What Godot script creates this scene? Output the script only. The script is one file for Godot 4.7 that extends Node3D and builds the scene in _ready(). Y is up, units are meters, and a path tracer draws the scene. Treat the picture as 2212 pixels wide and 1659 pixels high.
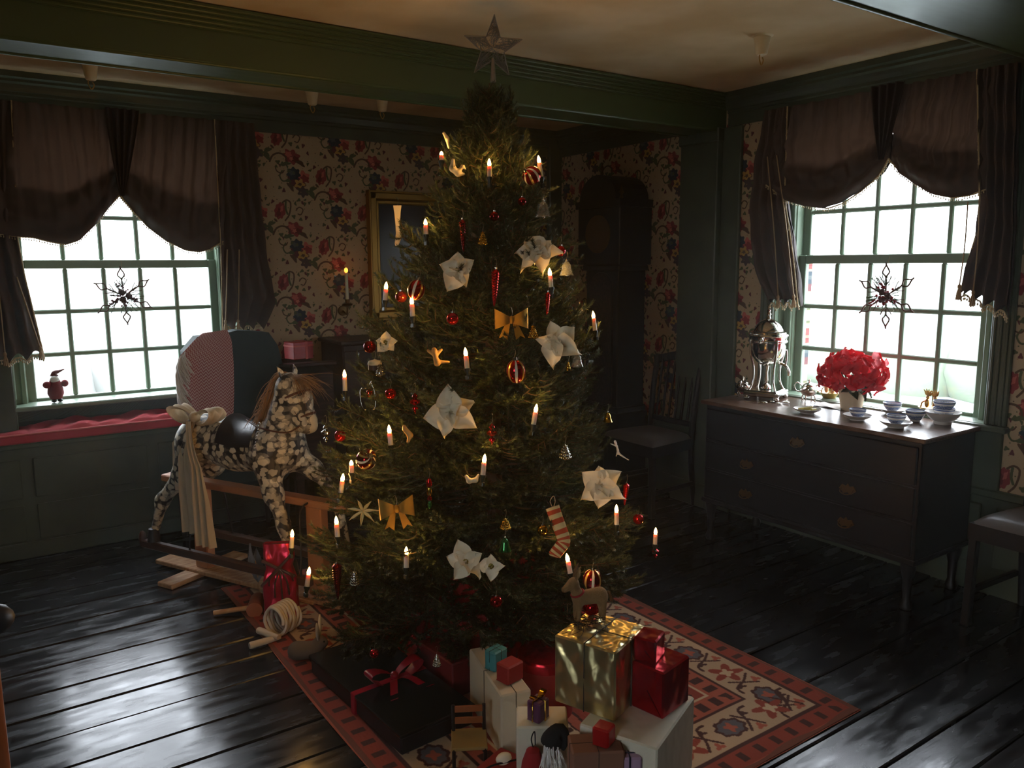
extends Node3D
# Dim panelled parlour at Christmas: a candle-lit fir between two daylit windows. Metres, y up; the camera stands at x = 0, z = 0.
const EYE := Vector3(0, 1.6, 0)
const FOCAL := 1715.4
const CAM_R := Vector3(0.82330, -0.00637, 0.56757)
const CAM_U := Vector3(0.08995, 0.98884, -0.11939)
const CAM_F := Vector3(0.56128, -0.14883, -0.81413)
const CEIL := 2.615          # ceiling height
const WX := 3.98             # face of the wall with the tea chest
const WZ := -5.12            # face of the wall with the window seat
const TREE := Vector3(1.80, 0, -2.76)
const SKY := 9.0             # brightness of the overcast sky
const EXPOSURE := 1.65
const HAZE := 0.006           # thin dust haze in the room air
const CANDLE := 0.011        # light of one electric candle

var M := {}
var names := {}
var rng := RandomNumberGenerator.new()

func _ready():
	# camera
	var cam := Camera3D.new(); cam.name = "camera"; add_child(cam)
	cam.transform = Transform3D(Basis(CAM_R, CAM_U, -CAM_F).orthonormalized(), EYE)
	cam.fov = rad_to_deg(2.0 * atan(829.5 / FOCAL)); cam.near = 0.05; cam.far = 200.0; cam.current = true
	# overcast white sky, the only daylight
	var we := WorldEnvironment.new(); we.name = "environment"
	var e := Environment.new(); var sky := Sky.new(); var sm := ProceduralSkyMaterial.new()
	sm.sky_top_color = srgb(236, 244, 255); sm.sky_horizon_color = srgb(240, 246, 252); sm.ground_bottom_color = srgb(150, 155, 160); sm.ground_horizon_color = srgb(190, 196, 200)
	sm.sun_angle_max = 1.0
	sky.sky_material = sm; e.background_mode = Environment.BG_SKY; e.sky = sky; e.background_energy_multiplier = SKY
	e.tonemap_mode = Environment.TONE_MAPPER_LINEAR; e.tonemap_exposure = EXPOSURE
	e.volumetric_fog_enabled = true; e.volumetric_fog_density = HAZE; e.volumetric_fog_albedo = srgb(240, 244, 240); e.volumetric_fog_anisotropy = 0.55
	e.sdfgi_enabled = true; e.ssao_enabled = true; e.ssil_enabled = true
	we.environment = e; add_child(we)
	rng.seed = 20231209
	make_materials()
	build_shell()
	build_window_seat()
	build_curtains()
	build_fir()
	build_chest()
	build_chairs()
	build_clock()
	build_back_wall_things()
	build_armchair()
	build_tea()
	build_horse()
	build_rug()
	build_presents()
	build_candles()
	build_ornaments()
	build_wreaths()

# ---------------------------------------------------------------- sight lines used to measure the room
func sight(px, py) -> Vector3:
	return CAM_F + CAM_R * ((px - 1106.0) / FOCAL) - CAM_U * ((py - 829.5) / FOCAL)
func at(px, py, d) -> Vector3:
	return EYE + sight(px, py) * d
func on_x(px, py, x) -> Vector3:
	var d = sight(px, py); return EYE + d * (x / d.x)
func on_y(px, py, y) -> Vector3:
	var d = sight(px, py); return EYE + d * ((y - EYE.y) / d.y)
func on_z(px, py, z) -> Vector3:
	var d = sight(px, py); return EYE + d * (z / d.z)

# ---------------------------------------------------------------- mesh building
class Geo:
	var v := PackedVector3Array()
	var n := PackedVector3Array()
	var t := PackedVector2Array()
	var c := PackedColorArray()
	var i := PackedInt32Array()
	var col := Color.WHITE
	var tinted := false
	func vert(p, nn, uv):
		v.push_back(p); n.push_back(nn); t.push_back(uv); c.push_back(col)
		return v.size() - 1
	func tri(a, b, d):
		var s = n[a] + n[b] + n[d]
		if (v[b] - v[a]).cross(v[d] - v[a]).dot(s) > 0:
			i.push_back(a); i.push_back(d); i.push_back(b)
		else:
			i.push_back(a); i.push_back(b); i.push_back(d)
	func flat(pts, out = Vector3.ZERO, uvs = null):     # a flat convex polygon, its normal turned towards out
		var nn = (pts[1] - pts[0]).cross(pts[2] - pts[0])
		if nn.length_squared() < 1e-16 and pts.size() > 3: nn = (pts[2] - pts[0]).cross(pts[3] - pts[0])
		nn = nn.normalized()
		if out != Vector3.ZERO and nn.dot(out) < 0: nn = -nn
		var e = pts[1] - pts[0]
		var ux = e.normalized(); var uy = nn.cross(ux)
		var first = v.size()
		for k in pts.size():
			var q = pts[k] - pts[0]
			vert(pts[k], nn, uvs[k] if uvs != null else Vector2(q.dot(ux), q.dot(uy)))
		for k in range(1, pts.size() - 1): tri(first, first + k, first + k + 1)
	func grid(rows, closed = false, flip = false, us = 1.0, vs = 1.0, cols = null):
		var nr = rows.size(); var nc = rows[0].size(); var first = v.size()
		var last = nc - 1 if closed else nc           # a closed grid repeats its first column as its last
		for r in nr:
			var row = rows[r]
			for k in nc:
				var kp = k + 1; var km = k - 1
				if closed:
					kp = (k % last + 1) % last; km = (k % last + last - 1) % last
				else:
					kp = min(kp, nc - 1); km = max(km, 0)
				var rp = min(r + 1, nr - 1); var rm = max(r - 1, 0)
				var du = row[kp] - row[km]
				if du.length_squared() < 1e-14:
					var rr = r + 1 if r + 1 < nr else r - 1
					if r > 0 and r == nr - 1: rr = r - 1
					du = rows[rr][kp] - rows[rr][km]
				var dv = rows[rp][k] - rows[rm][k]
				var nn = du.cross(dv)
				nn = nn.normalized() if nn.length_squared() > 1e-20 else Vector3.UP
				if flip: nn = -nn
				if cols != null: col = cols[r][k]
				vert(row[k], nn, Vector2(us * k / max(1, nc - 1), vs * r / max(1, nr - 1)))
		for r in nr - 1:
			for k in nc - 1:
				var a = first + r * nc + k
				tri(a, a + 1, a + nc + 1); tri(a, a + nc + 1, a + nc)
	func lathe(prof, seg = 20, xf = Transform3D(), us = 1.0, vs = 1.0, sz = 1.0):    # prof: (radius, height) from the bottom up, outer side on the right
		var run := [prof[0]]
		var runs := []
		for k in range(1, prof.size()):
			run.push_back(prof[k])
			if k + 1 < prof.size():
				var a = (prof[k] - prof[k - 1]).normalized(); var b = (prof[k + 1] - prof[k]).normalized()
				if a.dot(b) < 0.75: runs.push_back(run); run = [prof[k]]
		runs.push_back(run)
		for q in runs:
			var rows := []
			for p in q:
				var row := PackedVector3Array()
				for k in seg + 1:
					var w = TAU * (k % seg) / seg
					row.push_back(xf * Vector3(p.x * cos(w), p.y, -p.x * sin(w) * sz))
				rows.push_back(row)
			grid(rows, true, false, us, vs)
	func tube(path, rad, seg = 8, caps = true, us = 1.0, vs = 1.0):
		var rows := []; var m = path.size()
		var tan0 = (path[1] - path[0]).normalized()
		var side = tan0.cross(Vector3.UP)
		if side.length() < 0.1: side = tan0.cross(Vector3.RIGHT)
		side = side.normalized()
		for k in m:
			var tg = (path[min(k + 1, m - 1)] - path[max(k - 1, 0)]).normalized()
			side = (side - tg * side.dot(tg)).normalized()
			var up = tg.cross(side)
			var r = rad[k] if rad is Array or rad is PackedFloat32Array else rad
			var row := PackedVector3Array()
			for j in seg + 1:
				var w = TAU * (j % seg) / seg
				row.push_back(path[k] + (side * cos(w) + up * sin(w)) * r)
			rows.push_back(row)
		grid(rows, true, false, us, vs)
		if caps:
			for e in 2:
				var row = rows[0] if e == 0 else rows[m - 1]
				var pts := []
				for j in seg: pts.push_back(row[j])
				flat(pts, path[0] - path[1] if e == 0 else path[m - 1] - path[m - 2])
	func ell(ctr, r, basis = Basis(), nu = 12, nv = 8):
		var rows := []
		for a in nv + 1:
			var ph = PI * a / nv - PI / 2; var row := PackedVector3Array()
			for k in nu + 1:
				var w = TAU * (k % nu) / nu
				row.push_back(ctr + basis * Vector3(r.x * cos(ph) * cos(w), r.y * sin(ph), -r.z * cos(ph) * sin(w)))
			rows.push_back(row)
		grid(rows, true)
	func hexa(p):      # eight corners: 0-3 the lower ring, 4-7 the upper
		var ctr = Vector3.ZERO
		for q in p: ctr += q / 8.0
		for f in [[0, 1, 2, 3], [4, 5, 6, 7], [0, 1, 5, 4], [1, 2, 6, 5], [2, 3, 7, 6], [3, 0, 4, 7]]:
			var pts := [p[f[0]], p[f[1]], p[f[2]], p[f[3]]]
			flat(pts, (pts[0] + pts[1] + pts[2] + pts[3]) / 4.0 - ctr)
	func box(ctr, size, bev = 0.004, b = Basis()):
		var h = size / 2.0; var e = min(bev, min(h.x, min(h.y, h.z)) * 0.45)
		var ax := [Vector3.RIGHT, Vector3.UP, Vector3.BACK]
		for d in 3:
			var o = ax[d]; var p = ax[(d + 1) % 3]; var q = ax[(d + 2) % 3]
			var ho = h[d]; var hp = h[(d + 1) % 3]; var hq = h[(d + 2) % 3]
			for s in [-1.0, 1.0]:
				var pts := []
				for w in [[-1, -1], [1, -1], [1, 1], [-1, 1]]:
					pts.push_back(ctr + b * (o * ho * s + p * (hp - e) * w[0] + q * (hq - e) * w[1]))
				flat(pts, b * o * s)
				if e > 0:
					for s2 in [-1.0, 1.0]:      # edge between the faces o and p
						var ed := []
						for z in [-1.0, 1.0]:
							ed.push_back(ctr + b * (o * ho * s + p * (hp - e) * s2 + q * (hq - e) * z))
						for z in [1.0, -1.0]:
							ed.push_back(ctr + b * (o * (ho - e) * s + p * hp * s2 + q * (hq - e) * z))
						flat(ed, b * (o * s + p * s2))
		if e > 0:
			for sx in [-1.0, 1.0]:
				for sy in [-1.0, 1.0]:
					for sz in [-1.0, 1.0]:
						flat([ctr + b * Vector3(h.x * sx, (h.y - e) * sy, (h.z - e) * sz), ctr + b * Vector3((h.x - e) * sx, h.y * sy, (h.z - e) * sz), ctr + b * Vector3((h.x - e) * sx, (h.y - e) * sy, h.z * sz)], b * Vector3(sx, sy, sz))
	func span(lo, hi, bev = 0.004):
		box((lo + hi) / 2.0, (hi - lo).abs(), bev)
	func bar(a, b, w, h, bev = 0.003, up = Vector3.UP):      # a square bar from a to b
		var x = (b - a).normalized(); var z = x.cross(up)
		if z.length() < 0.05: z = x.cross(Vector3.RIGHT)
		z = z.normalized(); var y = z.cross(x)
		box((a + b) / 2.0, Vector3((b - a).length(), h, w), bev, Basis(x, y, z))
	func sweep(prof, a, b, up, out):      # a moulding: prof (outwards, upwards) carried straight from a to b
		for k in prof.size() - 1:
			var p0 = out * prof[k].x + up * prof[k].y; var p1 = out * prof[k + 1].x + up * prof[k + 1].y
			var e = p1 - p0
			flat([a + p0, b + p0, b + p1, a + p1], (b - a).cross(e) * (1 if (b - a).cross(e).dot(out - up * 0.35) > 0 else -1))
	func prism(poly, thick, xf = Transform3D(), bev = 0.0):
		var ind = Geometry2D.triangulate_polygon(poly)
		var inner = poly
		if bev > 0:
			var off = Geometry2D.offset_polygon(poly, -bev)
			if off.size() == 1 and off[0].size() == poly.size(): inner = off[0]
			ind = Geometry2D.triangulate_polygon(inner)
		var area = 0.0
		for k in poly.size():
			var a = poly[k]; var d = poly[(k + 1) % poly.size()]; area += a.x * d.y - d.x * a.y
		for s in [-0.5, 0.5]:
			var nn = xf.basis * Vector3(0, 0, s * 2); var f = v.size()
			for p in inner: vert(xf * Vector3(p.x, p.y, s * thick), nn, p)
			for k in range(0, ind.size(), 3): tri(f + ind[k], f + ind[k + 1], f + ind[k + 2])
		for k in poly.size():
			var a = poly[k]; var d = poly[(k + 1) % poly.size()]
			var o2 = Vector2(d.y - a.y, a.x - d.x) * signf(area)
			var z = thick / 2.0 - (bev if inner != poly else 0.0)
			flat([xf * Vector3(a.x, a.y, -z), xf * Vector3(d.x, d.y, -z), xf * Vector3(d.x, d.y, z), xf * Vector3(a.x, a.y, z)], xf.basis * Vector3(o2.x, o2.y, 0))
	func mesh(mats) -> ArrayMesh:
		var m := ArrayMesh.new(); surface(m, mats); return m
	func surface(m, mat):
		var a := []; a.resize(Mesh.ARRAY_MAX)
		a[Mesh.ARRAY_VERTEX] = v; a[Mesh.ARRAY_NORMAL] = n; a[Mesh.ARRAY_TEX_UV] = t; a[Mesh.ARRAY_INDEX] = i
		if tinted: a[Mesh.ARRAY_COLOR] = c
		m.add_surface_from_arrays(Mesh.PRIMITIVE_TRIANGLES, a)
		m.surface_set_material(m.get_surface_count() - 1, mat)

# ---------------------------------------------------------------- things, parts, labels
func put(called, g, mat, parent = null) -> MeshInstance3D:
	var o := MeshInstance3D.new(); o.name = called
	o.mesh = g.mesh(mat) if g is Geo else g
	(parent if parent != null else self).add_child(o, true)
	return o
func named(o, called):
	var k = names.get(called, 0); names[called] = k + 1
	o.name = called if k == 0 else "%s_%03d" % [called, k]
func thing(called, label, category, where = Vector3.ZERO, turn = 0.0, group = "") -> Node3D:
	var o := Node3D.new(); named(o, called); add_child(o)
	o.position = where; o.rotation.y = turn
	o.set_meta("label", label); o.set_meta("category", category)
	if group: o.set_meta("group", group)
	return o
func single(called, g, mat, label, category, group = "") -> MeshInstance3D:
	var o := MeshInstance3D.new(); named(o, called); o.mesh = g.mesh(mat) if g is Geo else g
	add_child(o)
	o.set_meta("label", label); o.set_meta("category", category)
	if group: o.set_meta("group", group)
	return o
func struct(called, g, mat, label = "", category = "") -> MeshInstance3D:
	var o := MeshInstance3D.new(); o.name = called; o.mesh = g.mesh(mat) if g is Geo else g
	add_child(o, true); o.set_meta("kind", "structure")
	if label: o.set_meta("label", label)
	if category: o.set_meta("category", category)
	return o
func smooth_path(pts, n = 8) -> PackedVector3Array:
	var cu := Curve3D.new(); var m = pts.size(); var out := PackedVector3Array()
	for k in m:
		var tg = (pts[min(k + 1, m - 1)] - pts[max(k - 1, 0)]) / 6.0
		cu.add_point(pts[k], -tg, tg)
	for k in m - 1:
		for j in n: out.push_back(cu.sample(k, float(j) / n))
	out.push_back(pts[m - 1])
	return out
func facing(dir, up = Vector3.UP) -> Basis:      # a basis whose z looks along dir
	var z = dir.normalized(); var x = up.cross(z)
	if x.length() < 0.02: x = Vector3.RIGHT
	x = x.normalized()
	return Basis(x, z.cross(x), z)

# ---------------------------------------------------------------- materials
func std(key, color, rough = 0.7, metal = 0.0) -> StandardMaterial3D:
	if M.has(key): return M[key]
	var m := StandardMaterial3D.new(); m.resource_name = key
	m.albedo_color = color; m.roughness = rough; m.metallic = metal
	M[key] = m
	return m
func noise_tex(freq, kind = FastNoiseLite.TYPE_SIMPLEX_SMOOTH, oct = 4, size = 512, ramp = null, normal = false, bump = 4.0, seed_ = 3) -> NoiseTexture2D:
	var f := FastNoiseLite.new(); f.noise_type = kind; f.frequency = freq; f.fractal_octaves = oct; f.seed = seed_
	var t := NoiseTexture2D.new(); t.width = size; t.height = size; t.seamless = true; t.noise = f
	if ramp != null:
		var g := Gradient.new(); g.offsets = PackedFloat32Array(ramp[0]); g.colors = PackedColorArray(ramp[1]); t.color_ramp = g
	if normal: t.as_normal_map = true; t.bump_strength = bump
	return t
func tri_map(m, scale):
	m.uv1_triplanar = true; m.uv1_world_triplanar = true; m.uv1_scale = scale if scale is Vector3 else Vector3.ONE * scale
func srgb(r, g, b) -> Color:
	return Color(r / 255.0, g / 255.0, b / 255.0)
# ---------------------------------------------------------------- computed prints
func blot(img, cx, cy, rx, ry, rot, c, lobes = 0, amp = 0.0, ph = 0.0):
	var w = img.get_width(); var h = img.get_height(); var r = int(max(rx, ry) * (1.0 + amp)) + 1
	var cs = cos(rot); var sn = sin(rot)
	for y in range(int(cy) - r, int(cy) + r + 1):
		for x in range(int(cx) - r, int(cx) + r + 1):
			var dx = x - cx; var dy = y - cy
			var a = (dx * cs + dy * sn) / rx; var b = (dy * cs - dx * sn) / ry
			var d = a * a + b * b
			var lim = 1.0
			if lobes > 0: lim = 1.0 + amp * sin(atan2(b, a) * lobes + ph)
			if d < lim * lim: img.set_pixel(posmod(x, w), posmod(y, h), c)
func stroke(img, pts, wd, c):
	var cu := Curve2D.new(); var m = pts.size()
	for k in m:
		var tg = (pts[min(k + 1, m - 1)] - pts[max(k - 1, 0)]) / 6.0
		cu.add_point(pts[k], -tg, tg)
	var len = cu.get_baked_length(); var s = 0.0
	while s <= len:
		var p = cu.sample_baked(s); blot(img, p.x, p.y, wd, wd, 0, c); s += max(0.7, wd * 0.6)
func wallpaper_image() -> Image:
	var w := 400; var h := 320
	var img := Image.create_empty(w, h, false, Image.FORMAT_RGBA8)
	img.fill(srgb(186, 162, 130))
	var red = srgb(146, 64, 62); var deep = srgb(112, 46, 48); var navy = srgb(54, 66, 76); var brown = srgb(96, 74, 58); var leaf = srgb(88, 94, 66); var plum = srgb(104, 58, 62); var ochre = srgb(190, 150, 80); var pink = srgb(196, 104, 96); var slate = srgb(84, 92, 94)
	for k in 2:
		var ox = 200.0 * k; var oy = 160.0 * k
		var o = Vector2(ox, oy)
		# big dark posy
		blot(img, ox + 96, oy + 96, 40, 33, 0.2, plum, 6, 0.16)
		blot(img, ox + 128, oy + 76, 26, 24, 0.5, pink, 5, 0.2); blot(img, ox + 134, oy + 84, 20, 15, 0.5, red, 5, 0.2)
		blot(img, ox + 82, oy + 64, 30, 27, 0.0, navy, 7, 0.14); blot(img, ox + 74, oy + 60, 13, 10, 0.3, slate, 5, 0.2)
		blot(img, ox + 108, oy + 108, 22, 20, 0.0, ochre, 5, 0.25, 1.0); blot(img, ox + 110, oy + 109, 8, 7, 0.0, brown, 5, 0.2)
		blot(img, ox + 122, oy + 142, 24, 22, 0.3, srgb(86, 74, 74), 6, 0.2); blot(img, ox + 160, oy + 150, 26, 12, 0.7, leaf, 3, 0.2); blot(img, ox + 168, oy + 128, 20, 9, -0.5, leaf, 3, 0.2)
		blot(img, ox + 66, oy + 122, 22, 9, 0.9, brown, 3, 0.2); blot(img, ox + 56, oy + 96, 14, 8, 0.1, leaf, 3, 0.2)
		# poppy bud
		blot(img, ox + 212, oy + 70, 25, 37, 0.28, red, 9, 0.08); blot(img, ox + 206, oy + 78, 9, 22, 0.3, deep, 5, 0.2); blot(img, ox + 220, oy + 60, 6, 15, 0.3, pink, 4, 0.2)
		blot(img, ox + 190, oy + 112, 10, 5, 0.8, brown, 0)
		# rose head
		blot(img, ox + 276, oy + 150, 39, 29, 0.35, red, 7, 0.16); blot(img, ox + 262, oy + 140, 15, 12, 0.0, pink, 5, 0.2); blot(img, ox + 292, oy + 160, 17, 13, 0.2, deep, 6, 0.2); blot(img, ox + 274, oy + 158, 9, 8, 0.0, srgb(206, 122, 104), 5, 0.2)
		blot(img, ox + 316, oy + 176, 22, 9, 0.5, brown, 3, 0.25); blot(img, ox + 250, oy + 182, 20, 8, -0.3, leaf, 3, 0.25)
		# scrolls
		stroke(img, [o + Vector2(176, 176), o + Vector2(190, 150), o + Vector2(216, 138), o + Vector2(244, 146), o + Vector2(254, 172)], 4.0, brown)
		stroke(img, [o + Vector2(224, 34), o + Vector2(244, 22), o + Vector2(262, 36), o + Vector2(254, 84), o + Vector2(234, 112)], 3.6, brown)
		stroke(img, [o + Vector2(30, 54), o + Vector2(18, 76), o + Vector2(30, 98), o + Vector2(48, 96)], 3.2, leaf)
		stroke(img, [o + Vector2(286, 66), o + Vector2(300, 52), o + Vector2(318, 62), o + Vector2(308, 84), o + Vector2(294, 82)], 2.6, brown)
		stroke(img, [o + Vector2(240, 30), o + Vector2(238, 60), o + Vector2(246, 84)], 4.5, leaf)
		stroke(img, [o + Vector2(200, 196), o + Vector2(206, 216), o + Vector2(228, 224), o + Vector2(240, 210)], 2.6, brown)
		# sprigs and berries
		for q in [[284, 36, 9, 5], [300, 20, 6, 10], [318, 32, 8, 5], [330, 18, 7, 4], [274, 94, 9, 8], [306, 106, 8, 7], [332, 98, 7, 9], [212, 176, 10, 8], [232, 184, 8, 10], [204, 196, 6, 6], [20, 30, 8, 4], [38, 22, 5, 8], [54, 34, 8, 4], [150, 190, 8, 5], [128, 196, 6, 9], [260, 212, 8, 6], [284, 220, 6, 6], [16, 128, 8, 7], [34, 140, 7, 9], [180, 30, 6, 9], [160, 44, 9, 5], [352, 130, 8, 5], [150, 18, 7, 5]]:
			blot(img, ox + q[0], oy + q[1], q[2], q[3], q[0] * 0.37, [leaf, brown, plum, srgb(140, 96, 70)][(q[0] + q[1]) % 4], 3, 0.25)
		for q in 46:
			var a = fmod(q * 137.5, 200.0); var b = fmod(q * 71.3, 320.0)
			blot(img, ox + a, oy + b, 2.2, 2.2, 0, [leaf, brown, srgb(168, 130, 98)][q % 3])
	return img
func rug_image() -> Image:
	var w := 400; var h := 640
	var img := Image.create_empty(w, h, false, Image.FORMAT_RGBA8)
	var cream = srgb(190, 162, 130); var rust = srgb(150, 66, 48); var dark = srgb(74, 42, 36); var brick = srgb(176, 92, 68); var blue = srgb(96, 92, 98); var tan = srgb(206, 182, 148)
	for y in h:
		for x in w:
			var e = min(min(x, w - 1 - x), min(y, h - 1 - y)); var c = rust
			var s = y if min(x, w - 1 - x) < min(y, h - 1 - y) else x       # along the nearest edge
			if e < 5: c = brick
			elif e < 24: c = rust if (s / 7) % 3 != 0 or abs(e - 14) > 5 else dark
			elif e < 28: c = dark
			elif e < 72: c = cream
			elif e < 75: c = dark
			elif e < 96: c = brick if (s / 9) % 2 == 0 or abs(e - 85) > 6 else dark
			elif e < 99: c = tan
			img.set_pixel(x, y, c)
	# main border: palmettes, octagons and a zigzag vine on cream
	for side in 4:
		var n = 11 if side < 2 else 6
		for k in n:
			var p: Vector2; var f = (k + 0.5) / n
			if side == 0: p = Vector2(w - 50, 40 + f * (h - 80))
			elif side == 1: p = Vector2(50, 40 + f * (h - 80))
			elif side == 2: p = Vector2(40 + f * (w - 80), 50)
			else: p = Vector2(40 + f * (w - 80), h - 50)
			var al = Vector2(0, 1) if side < 2 else Vector2(1, 0); var ac = Vector2(al.y, al.x)
			if k % 2 == 0:
				blot(img, p.x, p.y, 13, 16, 0 if side < 2 else PI / 2, dark, 8, 0.08); blot(img, p.x, p.y, 10, 13, 0 if side < 2 else PI / 2, blue, 8, 0.08); blot(img, p.x, p.y, 5, 6, 0, brick, 4, 0.3)
			else:
				blot(img, p.x, p.y, 14, 12, 0, rust, 5, 0.4, side); blot(img, p.x, p.y, 6, 6, 0, tan, 4, 0.3)
			stroke(img, [p + al * 12 + ac * 14, p + al * 20 + ac * 2, p + al * 26 - ac * 14, p + al * 36 - ac * 16], 1.3, dark)
			stroke(img, [p + al * 14 - ac * 12, p + al * 22, p + al * 30 + ac * 13], 1.2, dark)
			blot(img, (p + al * 24 + ac * 14).x, (p + al * 24 + ac * 14).y, 4, 4, 0, brick, 3, 0.4); blot(img, (p + al * 26 - ac * 8).x, (p + al * 26 - ac * 8).y, 4, 3, 0, dark, 3, 0.4)
	# field: stepped medallions
	for k in 5:
		for j in 2:
			var p = Vector2(w * (0.37 + 0.26 * j), 130 + k * 95)
			for q in [[38, 40, dark], [35, 37, brick], [24, 26, dark], [22, 24, tan], [11, 12, rust]]: blot(img, p.x, p.y, q[0], q[1], 0.39, q[2], 4, 0.12)
			for a in 6: blot(img, p.x + cos(a * TAU / 6) * 15, p.y + sin(a * TAU / 6) * 16, 4, 4, 0, dark, 0)
	for k in 40:
		var p = Vector2(105 + fmod(k * 61.0, 190.0), 105 + fmod(k * 97.0, 430.0))
		blot(img, p.x, p.y, 4, 5, k, [cream, dark, blue][k % 3], 4, 0.35)
	return img
func make_materials():
	var m: StandardMaterial3D
	m = std("green_paint", srgb(86, 94, 76), 0.42); m.albedo_texture = noise_tex(0.01, FastNoiseLite.TYPE_SIMPLEX_SMOOTH, 4, 256, [[0.0, 1.0], [srgb(210, 210, 210), Color.WHITE]]); tri_map(m, 0.8)
	m.heightmap_enabled = true; m.heightmap_texture = noise_tex(0.02, FastNoiseLite.TYPE_SIMPLEX_SMOOTH, 3, 256); m.heightmap_scale = 0.06
	m = std("beam_paint", srgb(78, 92, 58), 0.28); m.heightmap_enabled = true; m.heightmap_texture = M["green_paint"].heightmap_texture; m.heightmap_scale = 0.08; tri_map(m, Vector3(0.5, 2, 2))
	m = std("plaster", srgb(232, 206, 166), 0.85); m.albedo_texture = noise_tex(0.006, FastNoiseLite.TYPE_SIMPLEX_SMOOTH, 4, 512, [[0.2, 0.8], [srgb(232, 222, 205), Color.WHITE]]); tri_map(m, 0.45)
	m.heightmap_enabled = true; m.heightmap_texture = noise_tex(0.012, FastNoiseLite.TYPE_SIMPLEX_SMOOTH, 3, 256); m.heightmap_scale = 0.3
	m = std("wallpaper", Color.WHITE, 0.82); m.albedo_texture = ImageTexture.create_from_image(wallpaper_image())
	var rough = noise_tex(0.012, FastNoiseLite.TYPE_SIMPLEX_SMOOTH, 5, 512, [[0.25, 0.75], [Color(0.15, 0.15, 0.15), Color(0.30, 0.30, 0.30)]], false, 4.0, 9)
	var ripple = noise_tex(0.03, FastNoiseLite.TYPE_SIMPLEX_SMOOTH, 4, 1024, null, false, 4.0, 12)
	for k in 3:
		m = std("floor_paint_%d" % k, srgb([34, 38, 31][k], [36, 39, 33][k], [39, 42, 36][k]), 1.0)
		m.roughness_texture = rough; m.heightmap_enabled = true; m.heightmap_texture = ripple; m.heightmap_scale = 0.008
		tri_map(m, Vector3(0.5, 1, 2.2)); m.uv1_offset = Vector3(k * 0.37, 0, k * 0.21)
	std("gap_dark", srgb(16, 15, 14), 0.9)
	m = std("window_paint", srgb(126, 146, 124), 0.4)
	m = std("glass", Color(0.92, 0.97, 0.96, 0.06), 0.03); m.transparency = BaseMaterial3D.TRANSPARENCY_ALPHA
	m = std("ground", srgb(190, 196, 196), 0.95); m.albedo_texture = noise_tex(0.02, FastNoiseLite.TYPE_SIMPLEX_SMOOTH, 4, 256, [[0.0, 1.0], [srgb(170, 176, 172), Color.WHITE]]); tri_map(m, 0.1)
	std("outdoor_stone", srgb(120, 122, 118), 0.95)
	std("outdoor_leaf", srgb(104, 118, 96), 0.9)
	m = std("swag_cloth", srgb(84, 70, 62), 0.78); m.backlight_enabled = true; m.backlight = Color(0.13, 0.085, 0.06)
	m = std("lining_cloth", srgb(64, 54, 52), 0.8)
	std("bead", srgb(196, 176, 136), 0.45)
	m = std("cord", srgb(176, 150, 116), 0.8)
	m = std("cushion_red", srgb(196, 66, 72), 0.85); m.rim_enabled = true; m.rim = 0.3
	m = std("dark_wood", srgb(58, 40, 32), 0.38); m.albedo_texture = noise_tex(0.02, FastNoiseLite.TYPE_SIMPLEX_SMOOTH, 4, 256, [[0.2, 0.8], [srgb(170, 160, 150), Color.WHITE]]); tri_map(m, Vector3(1, 6, 6))
	m = std("table_top", srgb(112, 84, 68), 0.3); m.albedo_texture = M["dark_wood"].albedo_texture; tri_map(m, Vector3(8, 1, 1))
	std("black_wood", srgb(27, 23, 21), 0.4)
	m = std("pine", srgb(206, 164, 118), 0.55); m.albedo_texture = noise_tex(0.015, FastNoiseLite.TYPE_SIMPLEX_SMOOTH, 4, 256, [[0.25, 0.75], [srgb(215, 190, 165), Color.WHITE]]); tri_map(m, Vector3(2, 9, 9))
	std("oak", srgb(150, 84, 44), 0.35)
	std("dark_oak", srgb(86, 58, 44), 0.35)
	std("silver", srgb(226, 222, 214), 0.12, 1.0)
	std("brass", srgb(196, 156, 90), 0.28, 1.0)
	std("dull_brass", srgb(120, 96, 66), 0.45, 1.0)
	std("black_iron", srgb(28, 28, 30), 0.5)
	m = std("gilt", srgb(176, 136, 70), 0.4, 0.85)
	m = std("fir_needle", Color.WHITE, 0.5); m.vertex_color_use_as_albedo = true; m.backlight_enabled = true; m.backlight = Color(0.16, 0.2, 0.06)
	std("bark", srgb(92, 68, 46), 0.85)
	m = std("candle_wax", srgb(238, 226, 200), 0.45); m.subsurf_scatter_enabled = true; m.subsurf_scatter_strength = 0.25
	m = std("flame_glow", srgb(255, 190, 90), 0.4); m.emission_enabled = true; m.emission = srgb(255, 190, 104); m.emission_energy_multiplier = 16.0
	m = std("taper_glow", srgb(255, 190, 90), 0.4); m.emission_enabled = true; m.emission = srgb(255, 160, 60); m.emission_energy_multiplier = 1.6
	std("red_glass", srgb(196, 26, 32), 0.08, 0.85); std("deep_red_glass", srgb(140, 16, 22), 0.1, 0.85); std("white_stripe", srgb(240, 226, 200), 0.3)
	std("gold_glass", srgb(214, 170, 72), 0.12, 1.0); std("silver_glass", srgb(200, 200, 190), 0.12, 1.0); std("green_glass", srgb(60, 130, 70), 0.15, 0.8)
	m = std("clear_glass", Color(0.95, 0.97, 0.95, 0.12), 0.03); m.transparency = BaseMaterial3D.TRANSPARENCY_ALPHA
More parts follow.
